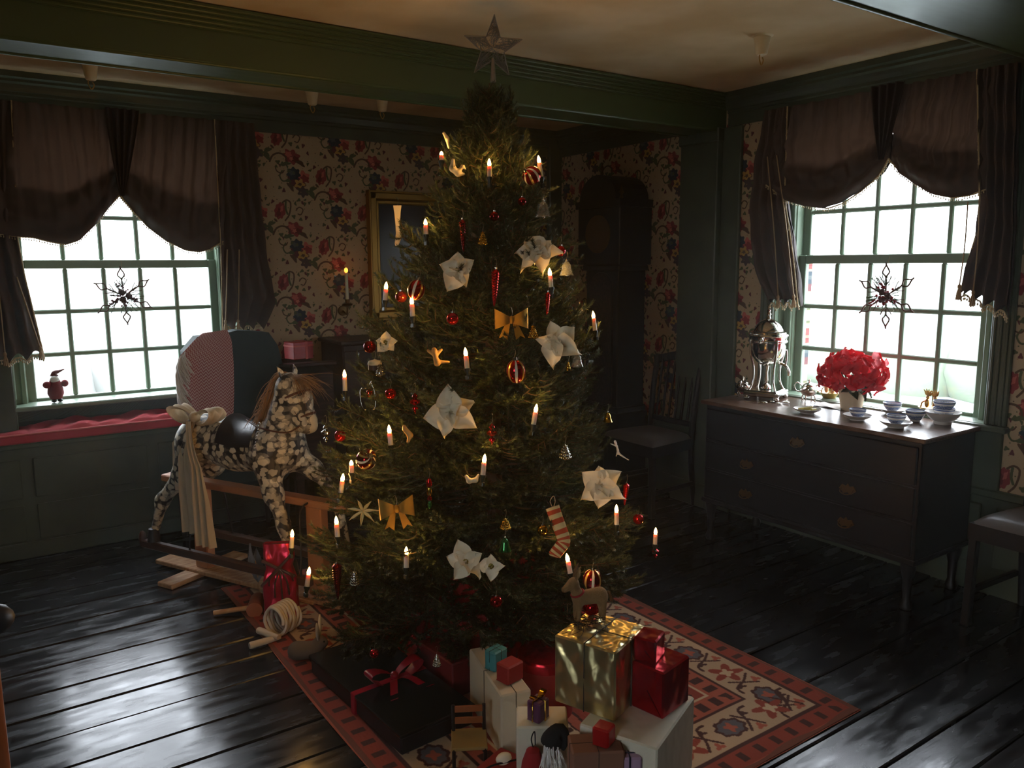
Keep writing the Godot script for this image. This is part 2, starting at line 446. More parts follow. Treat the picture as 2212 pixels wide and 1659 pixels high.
	m = std("gold_glitter", srgb(240, 190, 84), 0.38, 0.8); m.albedo_texture = noise_tex(0.25, FastNoiseLite.TYPE_CELLULAR, 1, 256, [[0.0, 0.5, 1.0], [srgb(150, 130, 110), Color.WHITE, srgb(255, 240, 200)]]); m.uv1_scale = Vector3(3, 3, 3); m.heightmap_enabled = true; m.heightmap_texture = noise_tex(0.25, FastNoiseLite.TYPE_CELLULAR, 1, 256); m.heightmap_scale = 0.05
	m = std("cream_silk", srgb(242, 232, 204), 0.7); m.backlight_enabled = true; m.backlight = Color(0.4, 0.37, 0.3)
	m = std("cream_wood", srgb(232, 214, 176), 0.6)
	std("star_wire", srgb(150, 146, 140), 0.45, 0.6)
	std("wire", srgb(170, 160, 140), 0.35, 1.0)

# ---------------------------------------------------------------- the room
func wall_piece(g, lo, hi, axis):     # a box whose room face carries wallpaper coordinates
	var h = (hi - lo)
	g.box((lo + hi) / 2.0, h, 0.0)
	for k in range(g.v.size() - 24, g.v.size()):
		g.t[k] = Vector2((g.v[k].z if axis == 0 else g.v[k].x) / 0.57, -g.v[k].y / 0.455)
func window(called, base, label, recess):
	var w := Node3D.new()
	w.name = called; add_child(w); w.transform = base; w.set_meta("kind", "structure"); w.set_meta("label", label)
	var pw = 0.2; var bot = 0.85; var ph = 0.2467; var half = 0.5
	var g := Geo.new()
	for s in [-1.0, 1.0]:
		g.span(Vector3(s * (half + 0.045), 0.79, -0.09), Vector3(s * (half + 0.12), 2.46, 0.05), 0.006)
		g.span(Vector3(s * (half + 0.05), 0.79, 0.05), Vector3(s * (half + 0.075), 2.46, 0.066), 0.005)
	g.span(Vector3(-half - 0.12, 2.37, -0.09), Vector3(half + 0.12, 2.46, 0.05)); g.span(Vector3(-half - 0.12, 0.72, -0.1), Vector3(half + 0.12, 0.806, 0.03))
	put("frame", g, M["window_paint"], w)
	for s in 2:      # lower sash, upper sash set further out
		var z = -0.005 - 0.035 * s; var y0 = bot + s * 0.79; var y1 = y0 + 3 * ph
		g = Geo.new()
		for e in [-1.0, 1.0]: g.span(Vector3(e * half, y0 - 0.045, z - 0.018), Vector3(e * (half + 0.05), y1 + 0.05, z + 0.018), 0.004)
		g.span(Vector3(-half, y0 - 0.045, z - 0.018), Vector3(half, y0, z + 0.018), 0.004); g.span(Vector3(-half, y1, z - 0.018), Vector3(half, y1 + 0.05, z + 0.018), 0.004)
		var sash = put("sash", g, M["window_paint"], w)
		for k in 4:
			g = Geo.new(); var x = -half + pw * (k + 1)
			g.span(Vector3(x - 0.013, y0, z - 0.014), Vector3(x + 0.013, y1, z + 0.014), 0.006); put("muntin", g, M["window_paint"], sash)
		for k in 2:
			g = Geo.new(); var y = y0 + ph * (k + 1)
			g.span(Vector3(-half, y - 0.013, z - 0.013), Vector3(half, y + 0.013, z + 0.013), 0.006); put("muntin", g, M["window_paint"], sash)
		for r in 3:
			for k in 5:
				g = Geo.new(); var x = -half + pw * k; var y = y0 + ph * r
				var tw = rng.randf_range(-0.0012, 0.0012)
				g.flat([Vector3(x, y, z + tw), Vector3(x + pw, y, z - tw), Vector3(x + pw, y + ph, z + tw * 0.5), Vector3(x, y + ph, z - tw * 0.5)], Vector3.BACK)
				put("pane", g, M["glass"], sash)
	# sill board and panelled reveals
	g = Geo.new(); g.span(Vector3(-half - 0.13, 0.806, 0.0), Vector3(half + 0.13, 0.832, recess + 0.02), 0.006); put("sill", g, M["window_paint"], w)
	for s in [-1.0, 1.0]:
		g = Geo.new(); var x = s * (half + 0.13)
		g.span(Vector3(x - s * 0.02, 0.66, 0.0), Vector3(x + s * 0.02, 2.46, recess), 0.002)
		for q in [[0.87, 1.5], [1.58, 2.36]]:
			g.span(Vector3(x - s * 0.026, q[0], 0.035), Vector3(x - s * 0.012, q[1], recess - 0.035), 0.006)
		put("reveal", g, M["window_paint"], w)
	return w
func build_shell():
	var g: Geo
	# floor of broad painted boards running towards the tea chest
	g = Geo.new(); g.span(Vector3(-2.5, -0.2, -5.6), Vector3(4.3, -0.035, 2.4), 0.0)
	var fl = struct("floor", g, M["gap_dark"], "black painted wooden floor of broad worn boards", "floor")
	var zs := [-5.3, -5.08, -4.88, -4.66, -4.39, -4.166, -3.96, -3.757, -3.54, -3.326, -3.15, -2.969, -2.76, -2.557, -2.36, -2.22, -1.985, -1.71, -1.455, -1.25, -1.08, -0.82, -0.55, -0.28, 0.0, 0.3, 0.6, 0.9, 1.2, 1.5, 1.8, 2.2]
	for k in zs.size() - 1:
		g = Geo.new(); var dy = rng.randf_range(-0.0022, 0.0005); var tl = rng.randf_range(-0.0018, 0.0018)
		var z0 = zs[k] + 0.0028; var z1 = zs[k + 1] - 0.0028
		var xs := [-2.4, rng.randf_range(-1.2, 0.0), 4.0] if k % 3 == 1 else [-2.4, 4.0]
		for j in xs.size() - 1:
			g = Geo.new(); g.span(Vector3(xs[j] + 0.001, -0.036, z0), Vector3(xs[j + 1] - 0.001, dy, z1), 0.005)
			for q in g.v.size(): if g.v[q].z > (z0 + z1) / 2: g.v[q].y += tl
			put("plank", g, M["floor_paint_%d" % ((k * 7 + j) % 3)], fl)
	# ceiling
	g = Geo.new(); g.span(Vector3(-2.6, CEIL, -5.5), Vector3(4.4, CEIL + 0.15, 2.4), 0.0); struct("ceiling", g, M["plaster"])
	# walls, with openings for the two windows
	var lo = 0.5
	g = Geo.new()
	for q in [[-2.5, 0.19, lo, 2.7], [1.43, 4.3, lo, 2.7], [0.19, 1.43, 2.42, 2.7]]: wall_piece(g, Vector3(q[0], q[2], WZ - 0.35), Vector3(q[1], q[3], WZ), 2)
	struct("wall_back", g, M["wallpaper"])
	g = Geo.new(); g.span(Vector3(-2.5, -0.1, WZ - 0.35), Vector3(4.3, lo, WZ + 0.006), 0.0); g.span(Vector3(0.19, lo, WZ - 0.35), Vector3(1.43, 0.82, -5.27), 0.0)
	for k in 5: g.span(Vector3(1.5 + k * 0.52, 0.14, WZ), Vector3(1.96 + k * 0.52, lo - 0.06, WZ + 0.018), 0.008)
	g.span(Vector3(-2.5, lo - 0.02, WZ), Vector3(4.0, lo + 0.02, WZ + 0.03), 0.006); g.span(Vector3(3.86, 0, WZ), Vector3(3.98, 2.6, WZ + 0.05), 0.006)
	struct("trim_1", g, M["green_paint"], "dark green panelled dado below the wallpaper beside the window seat", "dado")
	g = Geo.new()
	for q in [[-5.3, -3.02, lo, 2.7], [-1.77, 2.4, lo, 2.7], [-3.02, -1.77, 2.42, 2.7], [-3.02, -1.77, lo, 0.8]]: wall_piece(g, Vector3(WX, q[2], q[0]), Vector3(WX + 0.35, q[3], q[1]), 0)
	struct("wall_right", g, M["wallpaper"])
	g = Geo.new(); g.span(Vector3(WX - 0.006, -0.1, -5.3), Vector3(WX + 0.35, lo, 2.4), 0.0)
	for k in 9: g.span(Vector3(WX - 0.022, 0.14, -5.0 + k * 0.55), Vector3(WX, lo - 0.06, -4.52 + k * 0.55), 0.008)
	g.span(Vector3(WX - 0.03, lo - 0.02, -5.1), Vector3(WX, lo + 0.02, 2.2), 0.006)
	struct("trim_2", g, M["green_paint"], "dark green panelled dado behind the tea chest", "dado")
	g = Geo.new()
	for q in [[-5.5, -0.02, -0.1, 2.7], [1.22, 2.4, -0.1, 2.7], [-0.02, 1.22, 2.42, 2.7], [-0.02, 1.22, -0.1, 0.82]]: g.span(Vector3(-2.75, q[2], q[0]), Vector3(-2.4, q[3], q[1]), 0.0)
	struct("wall_left", g, M["green_paint"])
	g = Geo.new(); g.span(Vector3(-2.6, -0.1, 2.2), Vector3(4.3, 2.7, 2.5), 0.0); struct("wall_front", g, M["green_paint"])
	# window casings on the wall faces
	g = Geo.new()
	for z in [[-3.11, -3.02], [-1.79, -1.69]]:
		g.span(Vector3(WX - 0.022, 0.83, z[0]), Vector3(WX, 2.45, z[1]), 0.006)
		for e in 3: g.span(Vector3(WX - 0.03, 0.83, z[0] + 0.012 + e * 0.028), Vector3(WX - 0.01, 2.45, z[0] + 0.026 + e * 0.028), 0.005)
	g.span(Vector3(WX - 0.05, 0.80, -3.12), Vector3(WX + 0.1, 0.83, -1.68), 0.006); g.span(Vector3(WX - 0.02, 0.5, -3.1), Vector3(WX, 0.80, -1.70), 0.004)
	struct("trim_3", g, M["green_paint"], "fluted dark green casing and sill around the window above the tea chest", "casing")
	g = Geo.new()
	for x in [[0.10, 0.19], [1.43, 1.52]]:
		g.span(Vector3(x[0], 0.5, WZ), Vector3(x[1], 2.45, WZ + 0.022), 0.006)
	struct("trim_4", g, M["green_paint"], "dark green casing around the window above the red cushion", "casing")
	# cornices
	var prof := [Vector2(0, 0), Vector2(0.022, 0), Vector2(0.022, 0.07), Vector2(0.032, 0.076), Vector2(0.032, 0.09), Vector2(0.04, 0.094), Vector2(0.046, 0.11), Vector2(0.05, 0.128), Vector2(0.064, 0.138), Vector2(0.064, 0.15), Vector2(0.078, 0.16), Vector2(0.08, 0.19)]
	g = Geo.new(); g.sweep(prof, Vector3(-2.4, 2.425, WZ), Vector3(WX, 2.425, WZ), Vector3.UP, Vector3.BACK); struct("trim_5", g, M["green_paint"], "stepped dark green cornice over the window seat wall", "cornice")
	g = Geo.new(); g.sweep(prof, Vector3(WX, 2.425, WZ), Vector3(WX, 2.425, -3.70), Vector3.UP, Vector3.LEFT); g.sweep(prof, Vector3(WX, 2.425, -3.40), Vector3(WX, 2.425, 2.2), Vector3.UP, Vector3.LEFT)
	struct("trim_6", g, M["green_paint"], "stepped dark green cornice over the tea chest wall", "cornice")
	# boxed beams
	for q in [[-3.69, -3.43, "deep green boxed ceiling beam with a moulded top behind the tree star"], [-1.58, -1.2, "glossy dark ceiling beam nearest the tea chest window corner"]]:
		g = Geo.new(); g.span(Vector3(-2.4, 2.403, q[0]), Vector3(WX, 2.7, q[1]), 0.004)
		for k in 5:
			var o = 0.062 - 0.012 * k
			g.span(Vector3(-2.4, CEIL - 0.018 - 0.016 * k, q[0] - o), Vector3(WX - 0.02, CEIL - 0.004 - 0.016 * k, q[1] + o), 0.005)
			g.span(Vector3(-2.4, CEIL - 0.022 - 0.016 * k, q[0] - o + 0.006), Vector3(WX - 0.02, CEIL - 0.016 - 0.016 * k, q[1] + o - 0.006), 0.0)
		for z in [q[0] + 0.012, q[1] - 0.012]:
			g.tube(PackedVector3Array([Vector3(-2.4, 2.405, z), Vector3(WX - 0.02, 2.405, z)]), 0.011, 10, false)
		struct("ceiling_beam", g, M["beam_paint"], q[2], "beam")
	g = Geo.new()
	g.span(Vector3(WX - 0.075, 0, -3.74), Vector3(WX, 2.42, -3.43), 0.006); g.span(Vector3(WX - 0.03, 0, -3.43), Vector3(WX, 2.42, -3.29), 0.006)
	g.span(Vector3(WX - 0.09, 0, -3.755), Vector3(WX, 0.16, -3.42), 0.008); g.span(Vector3(WX - 0.085, 2.34, -3.75), Vector3(WX, 2.42, -3.42), 0.006)
	struct("pillar", g, M["green_paint"], "dark green pilaster carrying the moulded ceiling beam beside the chair", "pilaster")
	window("window_1", Transform3D(Basis(), Vector3(0.805, 0, -5.30)), "small paned green sash window above the red cushion", 0.18)
	window("window_2", Transform3D(Basis(Vector3(0, 0, 1), Vector3.UP, Vector3(-1, 0, 0)), Vector3(4.11, 0, -2.405)), "small paned green sash window behind the poinsettia", 0.13)
	window("window_3", Transform3D(Basis(Vector3(0, 0, -1), Vector3.UP, Vector3(1, 0, 0)), Vector3(-2.55, 0, 0.6)), "small paned green sash window in the wall out of the picture", 0.15)
	# the garden outside
	g = Geo.new(); g.span(Vector3(-40, -0.9, -45), Vector3(45, -0.5, -5.7), 0.0); g.span(Vector3(4.5, -0.9, -5.7), Vector3(45, -0.5, 25), 0.0); g.span(Vector3(-40, -0.9, -5.7), Vector3(-2.9, -0.5, 25), 0.0); struct("ground", g, M["ground"])
	g = Geo.new()
	for k in 9: g.ell(Vector3(-1.0 + k * 0.95, -0.05 + 0.12 * sin(k * 2.1), -12.5), Vector3(0.8, 0.85 + 0.25 * sin(k * 1.7), 0.6), Basis(Vector3.UP, k * 0.8), 10, 6)
	single("rock_bank", g, M["outdoor_stone"], "pale blurred stone bank in the garden outside the window seat", "rocks")
	g = Geo.new()
	for k in 9: g.ell(Vector3(13.0, -0.2 + 0.1 * sin(k * 1.9), -10.5 + k * 1.2), Vector3(0.8, 0.7 + 0.2 * sin(k * 2.3), 1.0), Basis(Vector3.UP, k * 0.6), 10, 6)
	single("hedge", g, M["outdoor_leaf"], "pale blurred low hedge outside the window behind the poinsettia", "hedge")

# ---------------------------------------------------------------- window seat, cushion, curtains
func build_window_seat():
	var t = thing("window_seat", "dark green panelled seat box built below the sash window with the red cushion", "window seat", Vector3(0.55, 0, -5.06))
	var g := Geo.new()
	g.span(Vector3(-1.0, 0, -0.02), Vector3(0.95, 0.62, 0.045), 0.004); put("front", g, M["green_paint"], t)
	for q in [[0.10, 0.30], [0.34, 0.56]]:
		g = Geo.new()
		for k in 3: g.span(Vector3(-0.95 + k * 0.64, q[0], 0.04), Vector3(-0.37 + k * 0.64, q[1], 0.058), 0.01)
		put("panel", g, M["green_paint"], t)
	g = Geo.new(); g.span(Vector3(-1.02, 0.62, -0.05), Vector3(0.97, 0.648, 0.065), 0.008); g.span(Vector3(-0.33, 0.62, -0.2), Vector3(0.86, 0.648, -0.04), 0.0); put("seat_board", g, M["green_paint"], t)
	g = Geo.new(); g.span(Vector3(-1.0, 0, 0.04), Vector3(0.95, 0.09, 0.066), 0.006); put("plinth", g, M["green_paint"], t)
	# long tufted cushion
	g = Geo.new(); var rows := []; var nu = 90; var nv = 22
	for r in nv + 1:
		var row := PackedVector3Array(); var f = float(r) / nv
		for k in nu + 1:
			var u = float(k) / nu; var x = lerpf(-0.24, 1.41, u)
			var zb = lerpf(-5.10, -5.262, clampf((x - 0.19) / 0.05, 0, 1)); var zf = -4.985
			var z = lerpf(zb, zf, f)
			var edge = pow(maxf(0.0, 1.0 - pow(abs(2 * f - 1), 5.0)) * maxf(0.0, 1.0 - pow(abs(2 * u - 1), 24.0)), 0.5)
			var lump = 0.028 + 0.010 * sin(x * 17.0 + sin(z * 9.0)) + 0.007 * sin(x * 41.0 + z * 30.0)
			for b in 4: lump -= 0.03 * exp(-(pow(x - 0.1 - b * 0.42, 2) + pow(z + 5.11, 2)) / 0.003)
			for b in 6: lump -= 0.008 * exp(-pow(x - 0.05 - b * 0.27 - (z + 5.05) * (0.5 if b % 2 else -0.6), 2) / 0.0006) * f
			row.push_back(Vector3(x, 0.70 + edge * lump * (1.0 if x > 0.24 else 0.4), z))
		rows.push_back(row)
	g.grid(rows, false, true)
	var cu = single("seat_cushion", g, M["cushion_red"], "long tufted red cushion lying on the green window seat", "cushion")
	g = Geo.new(); g.span(Vector3(-0.24, 0.65, -5.09), Vector3(1.41, 0.70, -4.985), 0.008); g.span(Vector3(0.2, 0.65, -5.262), Vector3(1.41, 0.70, -5.085), 0.004); put("boxing", g, M["cushion_red"], cu)
	g = Geo.new(); g.tube(PackedVector3Array([Vector3(-0.24, 0.70, -4.983), Vector3(0.4, 0.702, -4.982), Vector3(1.41, 0.70, -4.983)]), 0.005, 8); put("piping", g, std("piping_red", srgb(226, 120, 120), 0.8), cu)
func wp(side, a, y, o) -> Vector3:
	return Vector3(a, y, WZ + o) if side == 0 else Vector3(WX - o, y, a)
func on_wall(side, px, py, o) -> Vector2:     # (along the wall, height)
	var p = on_z(px, py, WZ + o) if side == 0 else on_x(px, py, WX - o)
	return Vector2(p.x if side == 0 else p.z, p.y)
func follow(pts, f) -> Vector2:               # a polyline by share of its length
	var total = 0.0
	for k in pts.size() - 1: total += pts[k].distance_to(pts[k + 1])
	var s = clampf(f, 0, 1) * total
	for k in pts.size() - 1:
		var d = pts[k].distance_to(pts[k + 1])
		if s <= d or k == pts.size() - 2: return pts[k].lerp(pts[k + 1], clampf(s / max(d, 1e-6), 0, 1))
		s -= d
	return pts[-1]
func bead_fringe(side, pts, step, out, size) -> Geo:
	var g := Geo.new(); var total = 0.0
	for k in pts.size() - 1: total += pts[k].distance_to(pts[k + 1])
	var n = int(total / step)
	for k in n:
		var p = follow(pts, (k + 0.5) / n); var o = out + rng.randf_range(-0.006, 0.006); var ln = size * rng.randf_range(2.2, 3.2)
		var q = wp(side, p.x, p.y, o)
		g.tube(PackedVector3Array([q + Vector3(0, 0.004, 0), q - Vector3(0, ln, 0)]), 0.0011, 4, false)
		g.ell(q - Vector3(0, size * 0.7, 0), Vector3(0.55, 0.7, 0.55) * size, Basis(), 6, 4)
		g.ell(q - Vector3(0, ln, 0), Vector3(0.7, 1.1, 0.7) * size, Basis(), 6, 5)
	var edge := PackedVector3Array()
	for k in 61:
		var p = follow(pts, k / 60.0); edge.push_back(wp(side, p.x, p.y, out))
	g.tube(edge, 0.004, 5)
	return g
func swag(side, tops, bots, sd, from_v = 0.0, back = 0.0) -> Geo:
	var g := Geo.new(); var rows := []; var nu = 72; var nv = 48
	for r in nv + 1:
		var vv = lerpf(from_v, 1.0, float(r) / nv); var row := PackedVector3Array()
		for k in nu + 1:
			var u = float(k) / nu
			var a = tops[0].lerp(tops[1], u); var b = follow(bots, u)
			var p = a.lerp(b, vv); var bow = sin(PI * u)
			var o = 0.075 + 0.075 * bow * pow(vv, 0.8) - back
			o += 0.016 * sin(TAU * 8.0 * u + sd + 1.5 * sin(vv * 3.0)) * pow(1.0 - vv, 0.5) + 0.008 * sin(TAU * 19.0 * u + sd * 3.0) * (1.0 - vv)
			o += 0.026 * sin(TAU * 3.2 * pow(vv, 1.4) + 2.2 * abs(u - 0.5) + sd) * vv * pow(bow, 0.6)
			o += 0.006 * sin(31.0 * u + 23.0 * vv + sd) * sin(17.0 * vv - 12.0 * u)
			row.push_back(wp(side, p.x + 0.012 * sin(TAU * 5 * u + sd) * vv * (1 - vv), p.y - 0.0 * back, o))
		rows.push_back(row)
	g.grid(rows, false, false, 3.0, 2.0)
	return g
func tail(side, lefts, rights, folds, sd) -> Geo:
	var g := Geo.new(); var rows := []; var nu = 64; var nv = 36
	for r in nv + 1:
		var vv = float(r) / nv; var row := PackedVector3Array(); var a = follow(lefts, vv); var b = follow(rights, vv)
		for k in nu + 1:
			var u = float(k) / nu; var p = a.lerp(b, u)
			var o = 0.085 + 0.026 * sin(TAU * folds * u + sd + 0.5 * sin(vv * 4.0)) * (0.55 + 0.45 * vv) + 0.006 * sin(23.0 * u + 31.0 * vv)
			row.push_back(wp(side, p.x, p.y + 0.05 * abs(sin(PI * folds * u)) * vv * vv, o))
		rows.push_back(row)
	g.grid(rows, false, false, 2.0, 3.0)
	return g
func px_line(side, pts, o) -> Array:
	var out := []
	for p in pts: out.push_back(on_wall(side, p[0], p[1], o))
	return out
func build_curtains():
	var lines := [
		{"side": 0, "label": "dusky brown swagged curtain with bead fringe over the window seat", "l": [[-60, 480], [-10, 505], [35, 512], [70, 514], [105, 523], [140, 529], [168, 520], [205, 485], [235, 447], [258, 422]], "r": [[258, 422], [285, 455], [320, 492], [360, 522], [400, 541], [430, 545], [455, 538], [482, 522]], "top": [-60, 258, 500],
			"tl": [[[-80, 260], [-80, 600], [-60, 800]], [[30, 300], [36, 515], [52, 600], [74, 690], [94, 775]]], "tr": [[[462, 290], [474, 540], [476, 640], [478, 716]], [[547, 290], [560, 430], [574, 560], [592, 655], [566, 712]]]},
		{"side": 1, "label": "dusky brown swagged curtain with bead fringe over the tea chest window", "l": [[1650, 400], [1696, 433], [1743, 446], [1784, 451], [1817, 440], [1855, 414], [1882, 391], [1900, 372], [1915, 343]], "r": [[1915, 343], [1941, 374], [1974, 396], [2015, 420], [2056, 428], [2092, 422], [2125, 410]], "top": [1655, 1930, 2150],
			"tl": [[[1652, 253], [1631, 345], [1619, 466], [1628, 581], [1660, 665]], [[1700, 300], [1697, 433], [1708, 500], [1716, 560], [1726, 664]]], "tr": [[[2105, 250], [2118, 436], [2110, 510], [2090, 575], [2074, 645]], [[2196, 170], [2192, 400], [2188, 560], [2176, 690]]]}]
	for c in lines:
		var s = c.side; var sw = PackedStringArray()
		var first = wp(s, on_wall(s, c.top[1], 300, 0.08).x, 2.2, 0.08)
		var t = thing("swag_curtain", c.label, "curtain")
		var tops := []
		for q in c.top: tops.push_back(Vector2(on_wall(s, q, 250, 0.08).x, 2.46))
		for k in 2:
			var bots = px_line(s, c.l if k == 0 else c.r, 0.10)
			put("swag", swag(s, [tops[k], tops[k + 1]], bots, 0.6 + 2.0 * k + s), M["swag_cloth"], t)
			put("swag_lining", swag(s, [tops[k], tops[k + 1]], bots, 0.6 + 2.0 * k + s, 0.62, 0.03), M["lining_cloth"], t)
			var low := []
			for p in bots: low.push_back(p)
			var f = put("fringe", bead_fringe(s, low, 0.0125, 0.088, 0.0046), M["bead"], t); f.set_meta("kind", "stuff")
		# gathered centre between the swags
		var g := Geo.new(); var ap = on_wall(s, c.l[-1][0], c.l[-1][1], 0.10); var rows := []
		for r in 25:
			var vv = r / 24.0; var row := PackedVector3Array(); var hw = lerpf(0.085, 0.012, pow(vv, 1.3))
			for k in 33:
				var u = k / 32.0
				row.push_back(wp(s, lerpf(tops[1].x, ap.x, vv) + (u - 0.5) * 2 * hw, lerpf(2.46, ap.y - 0.01, vv), 0.155 + 0.02 * sin(TAU * 4 * u) * (1 - 0.7 * vv)))
			rows.push_back(row)
		g.grid(rows, false, false, 1.0, 2.0); put("gather", g, M["lining_cloth"], t)
		for k in 2:
			var q = c.tl if k == 0 else c.tr
			var le = px_line(s, q[0], 0.085); var ri = px_line(s, q[1], 0.085)
			le[0].y = 2.46; ri[0].y = 2.46
			put("tail", tail(s, le, ri, 4.0, k * 1.4), M["swag_cloth"], t)
			put("tail_lining", tail(s, le, ri, 4.0, k * 1.4 + 0.9), M["lining_cloth"], t).position = (Vector3(0, 0, -0.03) if s == 0 else Vector3(0.03, 0, 0))
			var hem := []
			for j in 13: hem.push_back(le[-1].lerp(ri[-1], j / 12.0) + Vector2(0, 0.03 * abs(sin(PI * 4.0 * j / 12.0))))
			var f = put("fringe", bead_fringe(s, hem, 0.012, 0.09, 0.0062), M["bead"], t); f.set_meta("kind", "stuff")
			var edge = ri if k == 0 else le
			f = put("fringe", bead_fringe(s, edge, 0.02, 0.1, 0.0042), M["bead"], t); f.set_meta("kind", "stuff")
			var g2 := Geo.new()
			for j in 2:
				var w0 = le[0].lerp(ri[0], 0.35 + 0.4 * j) if k == 0 else le[0].lerp(ri[0], 0.1 + 0.3 * j)
				var w1 = le[-1].lerp(ri[-1], 0.45 + 0.5 * j) if k == 0 else le[-1].lerp(ri[-1], 0.05 + 0.3 * j)
				var p0 = wp(s, w0.x, le[1].y, 0.125); var p1 = wp(s, w1.x, w1.y + 0.06, 0.13)
				g2.tube(smooth_path([p0, p0.lerp(p1, 0.5) + Vector3(0, 0, 0.006), p1], 6), 0.0034, 6)
				g2.ell(p1, Vector3(0.009, 0.012, 0.009), Basis(), 8, 6)
				for m in 7:
					var a = TAU * m / 7; g2.tube(PackedVector3Array([p1, p1 + Vector3(cos(a) * 0.008, -0.03, sin(a) * 0.008), p1 + Vector3(cos(a) * 0.011, -0.062, sin(a) * 0.011)]), 0.003, 4)
			put("tassel_cord", g2, M["cord"], t)

# ---------------------------------------------------------------- the fir
const PROFILE := [[2.30, 0.0], [2.20, 0.09], [2.12, 0.17], [1.91, 0.235], [1.765, 0.28], [1.60, 0.37], [1.455, 0.42], [1.237, 0.49], [1.0, 0.55], [0.765, 0.64], [0.49, 0.72], [0.33, 0.75], [0.2, 0.66], [0.0, 0.2]]
func tree_r(y) -> float:
	for k in PROFILE.size() - 1:
		if y <= PROFILE[k][0] and y >= PROFILE[k + 1][0]:
			return lerpf(PROFILE[k + 1][1], PROFILE[k][1], (y - PROFILE[k + 1][0]) / (PROFILE[k][0] - PROFILE[k + 1][0]))
	return 0.0
func lean(x, z, y) -> float:      # the fir is fuller on the rocking horse side, low down
	return 1.0 - 0.15 * Vector2(x, z).normalized().dot(Vector2(0.82, 0.57)) * clampf((1.9 - y) / 0.7, 0.0, 1.0)
func on_tree(px, py, grow = 1.0) -> Vector3:      # where a line of sight meets the outside of the fir
	var best = 9.0; var bp := Vector3.ZERO; var d = 2.0
	while d < 3.9:
		var p = at(px, py, d); var e = Vector2(p.x - TREE.x, p.z - TREE.z).length() - tree_r(p.y) * grow * lean(p.x - TREE.x, p.z - TREE.z, p.y)
		if e < best: best = e; bp = p
		if e < 0: return p
		d += 0.008
	return bp
func needles(g: Geo, path, r0, dens, ln, tone):
	for k in path.size() - 1:
		var a = path[k]; var b = path[k + 1]; var tg = (b - a).normalized(); var s = tg.cross(Vector3.UP).normalized(); var u = s.cross(tg)
		var n = int((b - a).length() * dens + rng.randf())
		for j in n:
			var p = a.lerp(b, rng.randf()); var w = rng.randf() * TAU
			var side = s * cos(w) + u * sin(w) * (1.0 if sin(w) > 0 else 0.7)
			var dir = (tg * rng.randf_range(0.55, 1.1) + side + Vector3(0, 0.12, 0)).normalized()
			var l = ln * rng.randf_range(0.7, 1.2); var across = dir.cross(side).normalized() * 0.0013
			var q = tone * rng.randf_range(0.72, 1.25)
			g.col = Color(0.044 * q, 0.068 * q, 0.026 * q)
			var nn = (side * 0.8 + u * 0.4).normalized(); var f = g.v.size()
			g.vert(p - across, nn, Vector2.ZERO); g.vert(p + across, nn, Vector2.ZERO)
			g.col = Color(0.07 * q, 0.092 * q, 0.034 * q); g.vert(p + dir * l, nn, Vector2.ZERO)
			g.tri(f, f + 1, f + 2)
func branch_mesh(len) -> ArrayMesh:
	var wood := Geo.new(); var leaf := Geo.new(); leaf.tinted = true
	var spine := PackedVector3Array(); var n = 10; var wob = rng.randf_range(-0.05, 0.05)
	for k in n + 1:
		var t = float(k) / n
		spine.push_back(Vector3(len * t, len * (-0.10 * sin(PI * t) + 0.10 * t * t), len * wob * sin(PI * t * 1.3)))
	var rr := []
	for k in n + 1: rr.push_back(lerpf(0.0055, 0.0016, float(k) / n) * (0.6 + len * 0.7))
	wood.tube(spine, rr, 6)
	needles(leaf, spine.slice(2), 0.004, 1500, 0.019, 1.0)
	var s = 0.30 * len; var j = 0
	while s < len - 0.01:
		var t = s / len; var k = int(t * n); var p = spine[k].lerp(spine[min(k + 1, n)], t * n - k)
		var side = 1.0 if j % 2 == 0 else -1.0; var l = clampf(0.42 * (len - s) + 0.055, 0.05, 0.2) * rng.randf_range(0.8, 1.15)
		var dir = Vector3(0.75, rng.randf_range(-0.4, 0.5), side * rng.randf_range(0.5, 0.95)).normalized()
		var tw := PackedVector3Array()
		for q in 5: tw.push_back(p + dir * l * q / 4.0 + Vector3(0.05 * l * q * q / 8.0, 0.012 * (q * q / 16.0) - 0.01 * sin(PI * q / 4.0), 0))
		wood.tube(tw, [0.0026, 0.0022, 0.0018, 0.0014, 0.001], 5, false)
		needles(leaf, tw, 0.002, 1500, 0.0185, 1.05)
		if l > 0.085:
			for e in [-1.0, 1.0]:
				var p2 = tw[2]; var d2 = (dir + Vector3(0.1, 0.1, 0) + dir.cross(Vector3.UP) * e * 0.8).normalized(); var l2 = l * 0.45
				var t2 := PackedVector3Array([p2, p2 + d2 * l2 * 0.5, p2 + d2 * l2 + Vector3(0, 0.006, 0)])
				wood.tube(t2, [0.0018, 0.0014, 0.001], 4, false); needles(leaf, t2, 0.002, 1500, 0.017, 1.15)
		s += rng.randf_range(0.017, 0.025); j += 1
	var m := ArrayMesh.new(); wood.surface(m, M["bark"]); leaf.surface(m, M["fir_needle"])
	return m
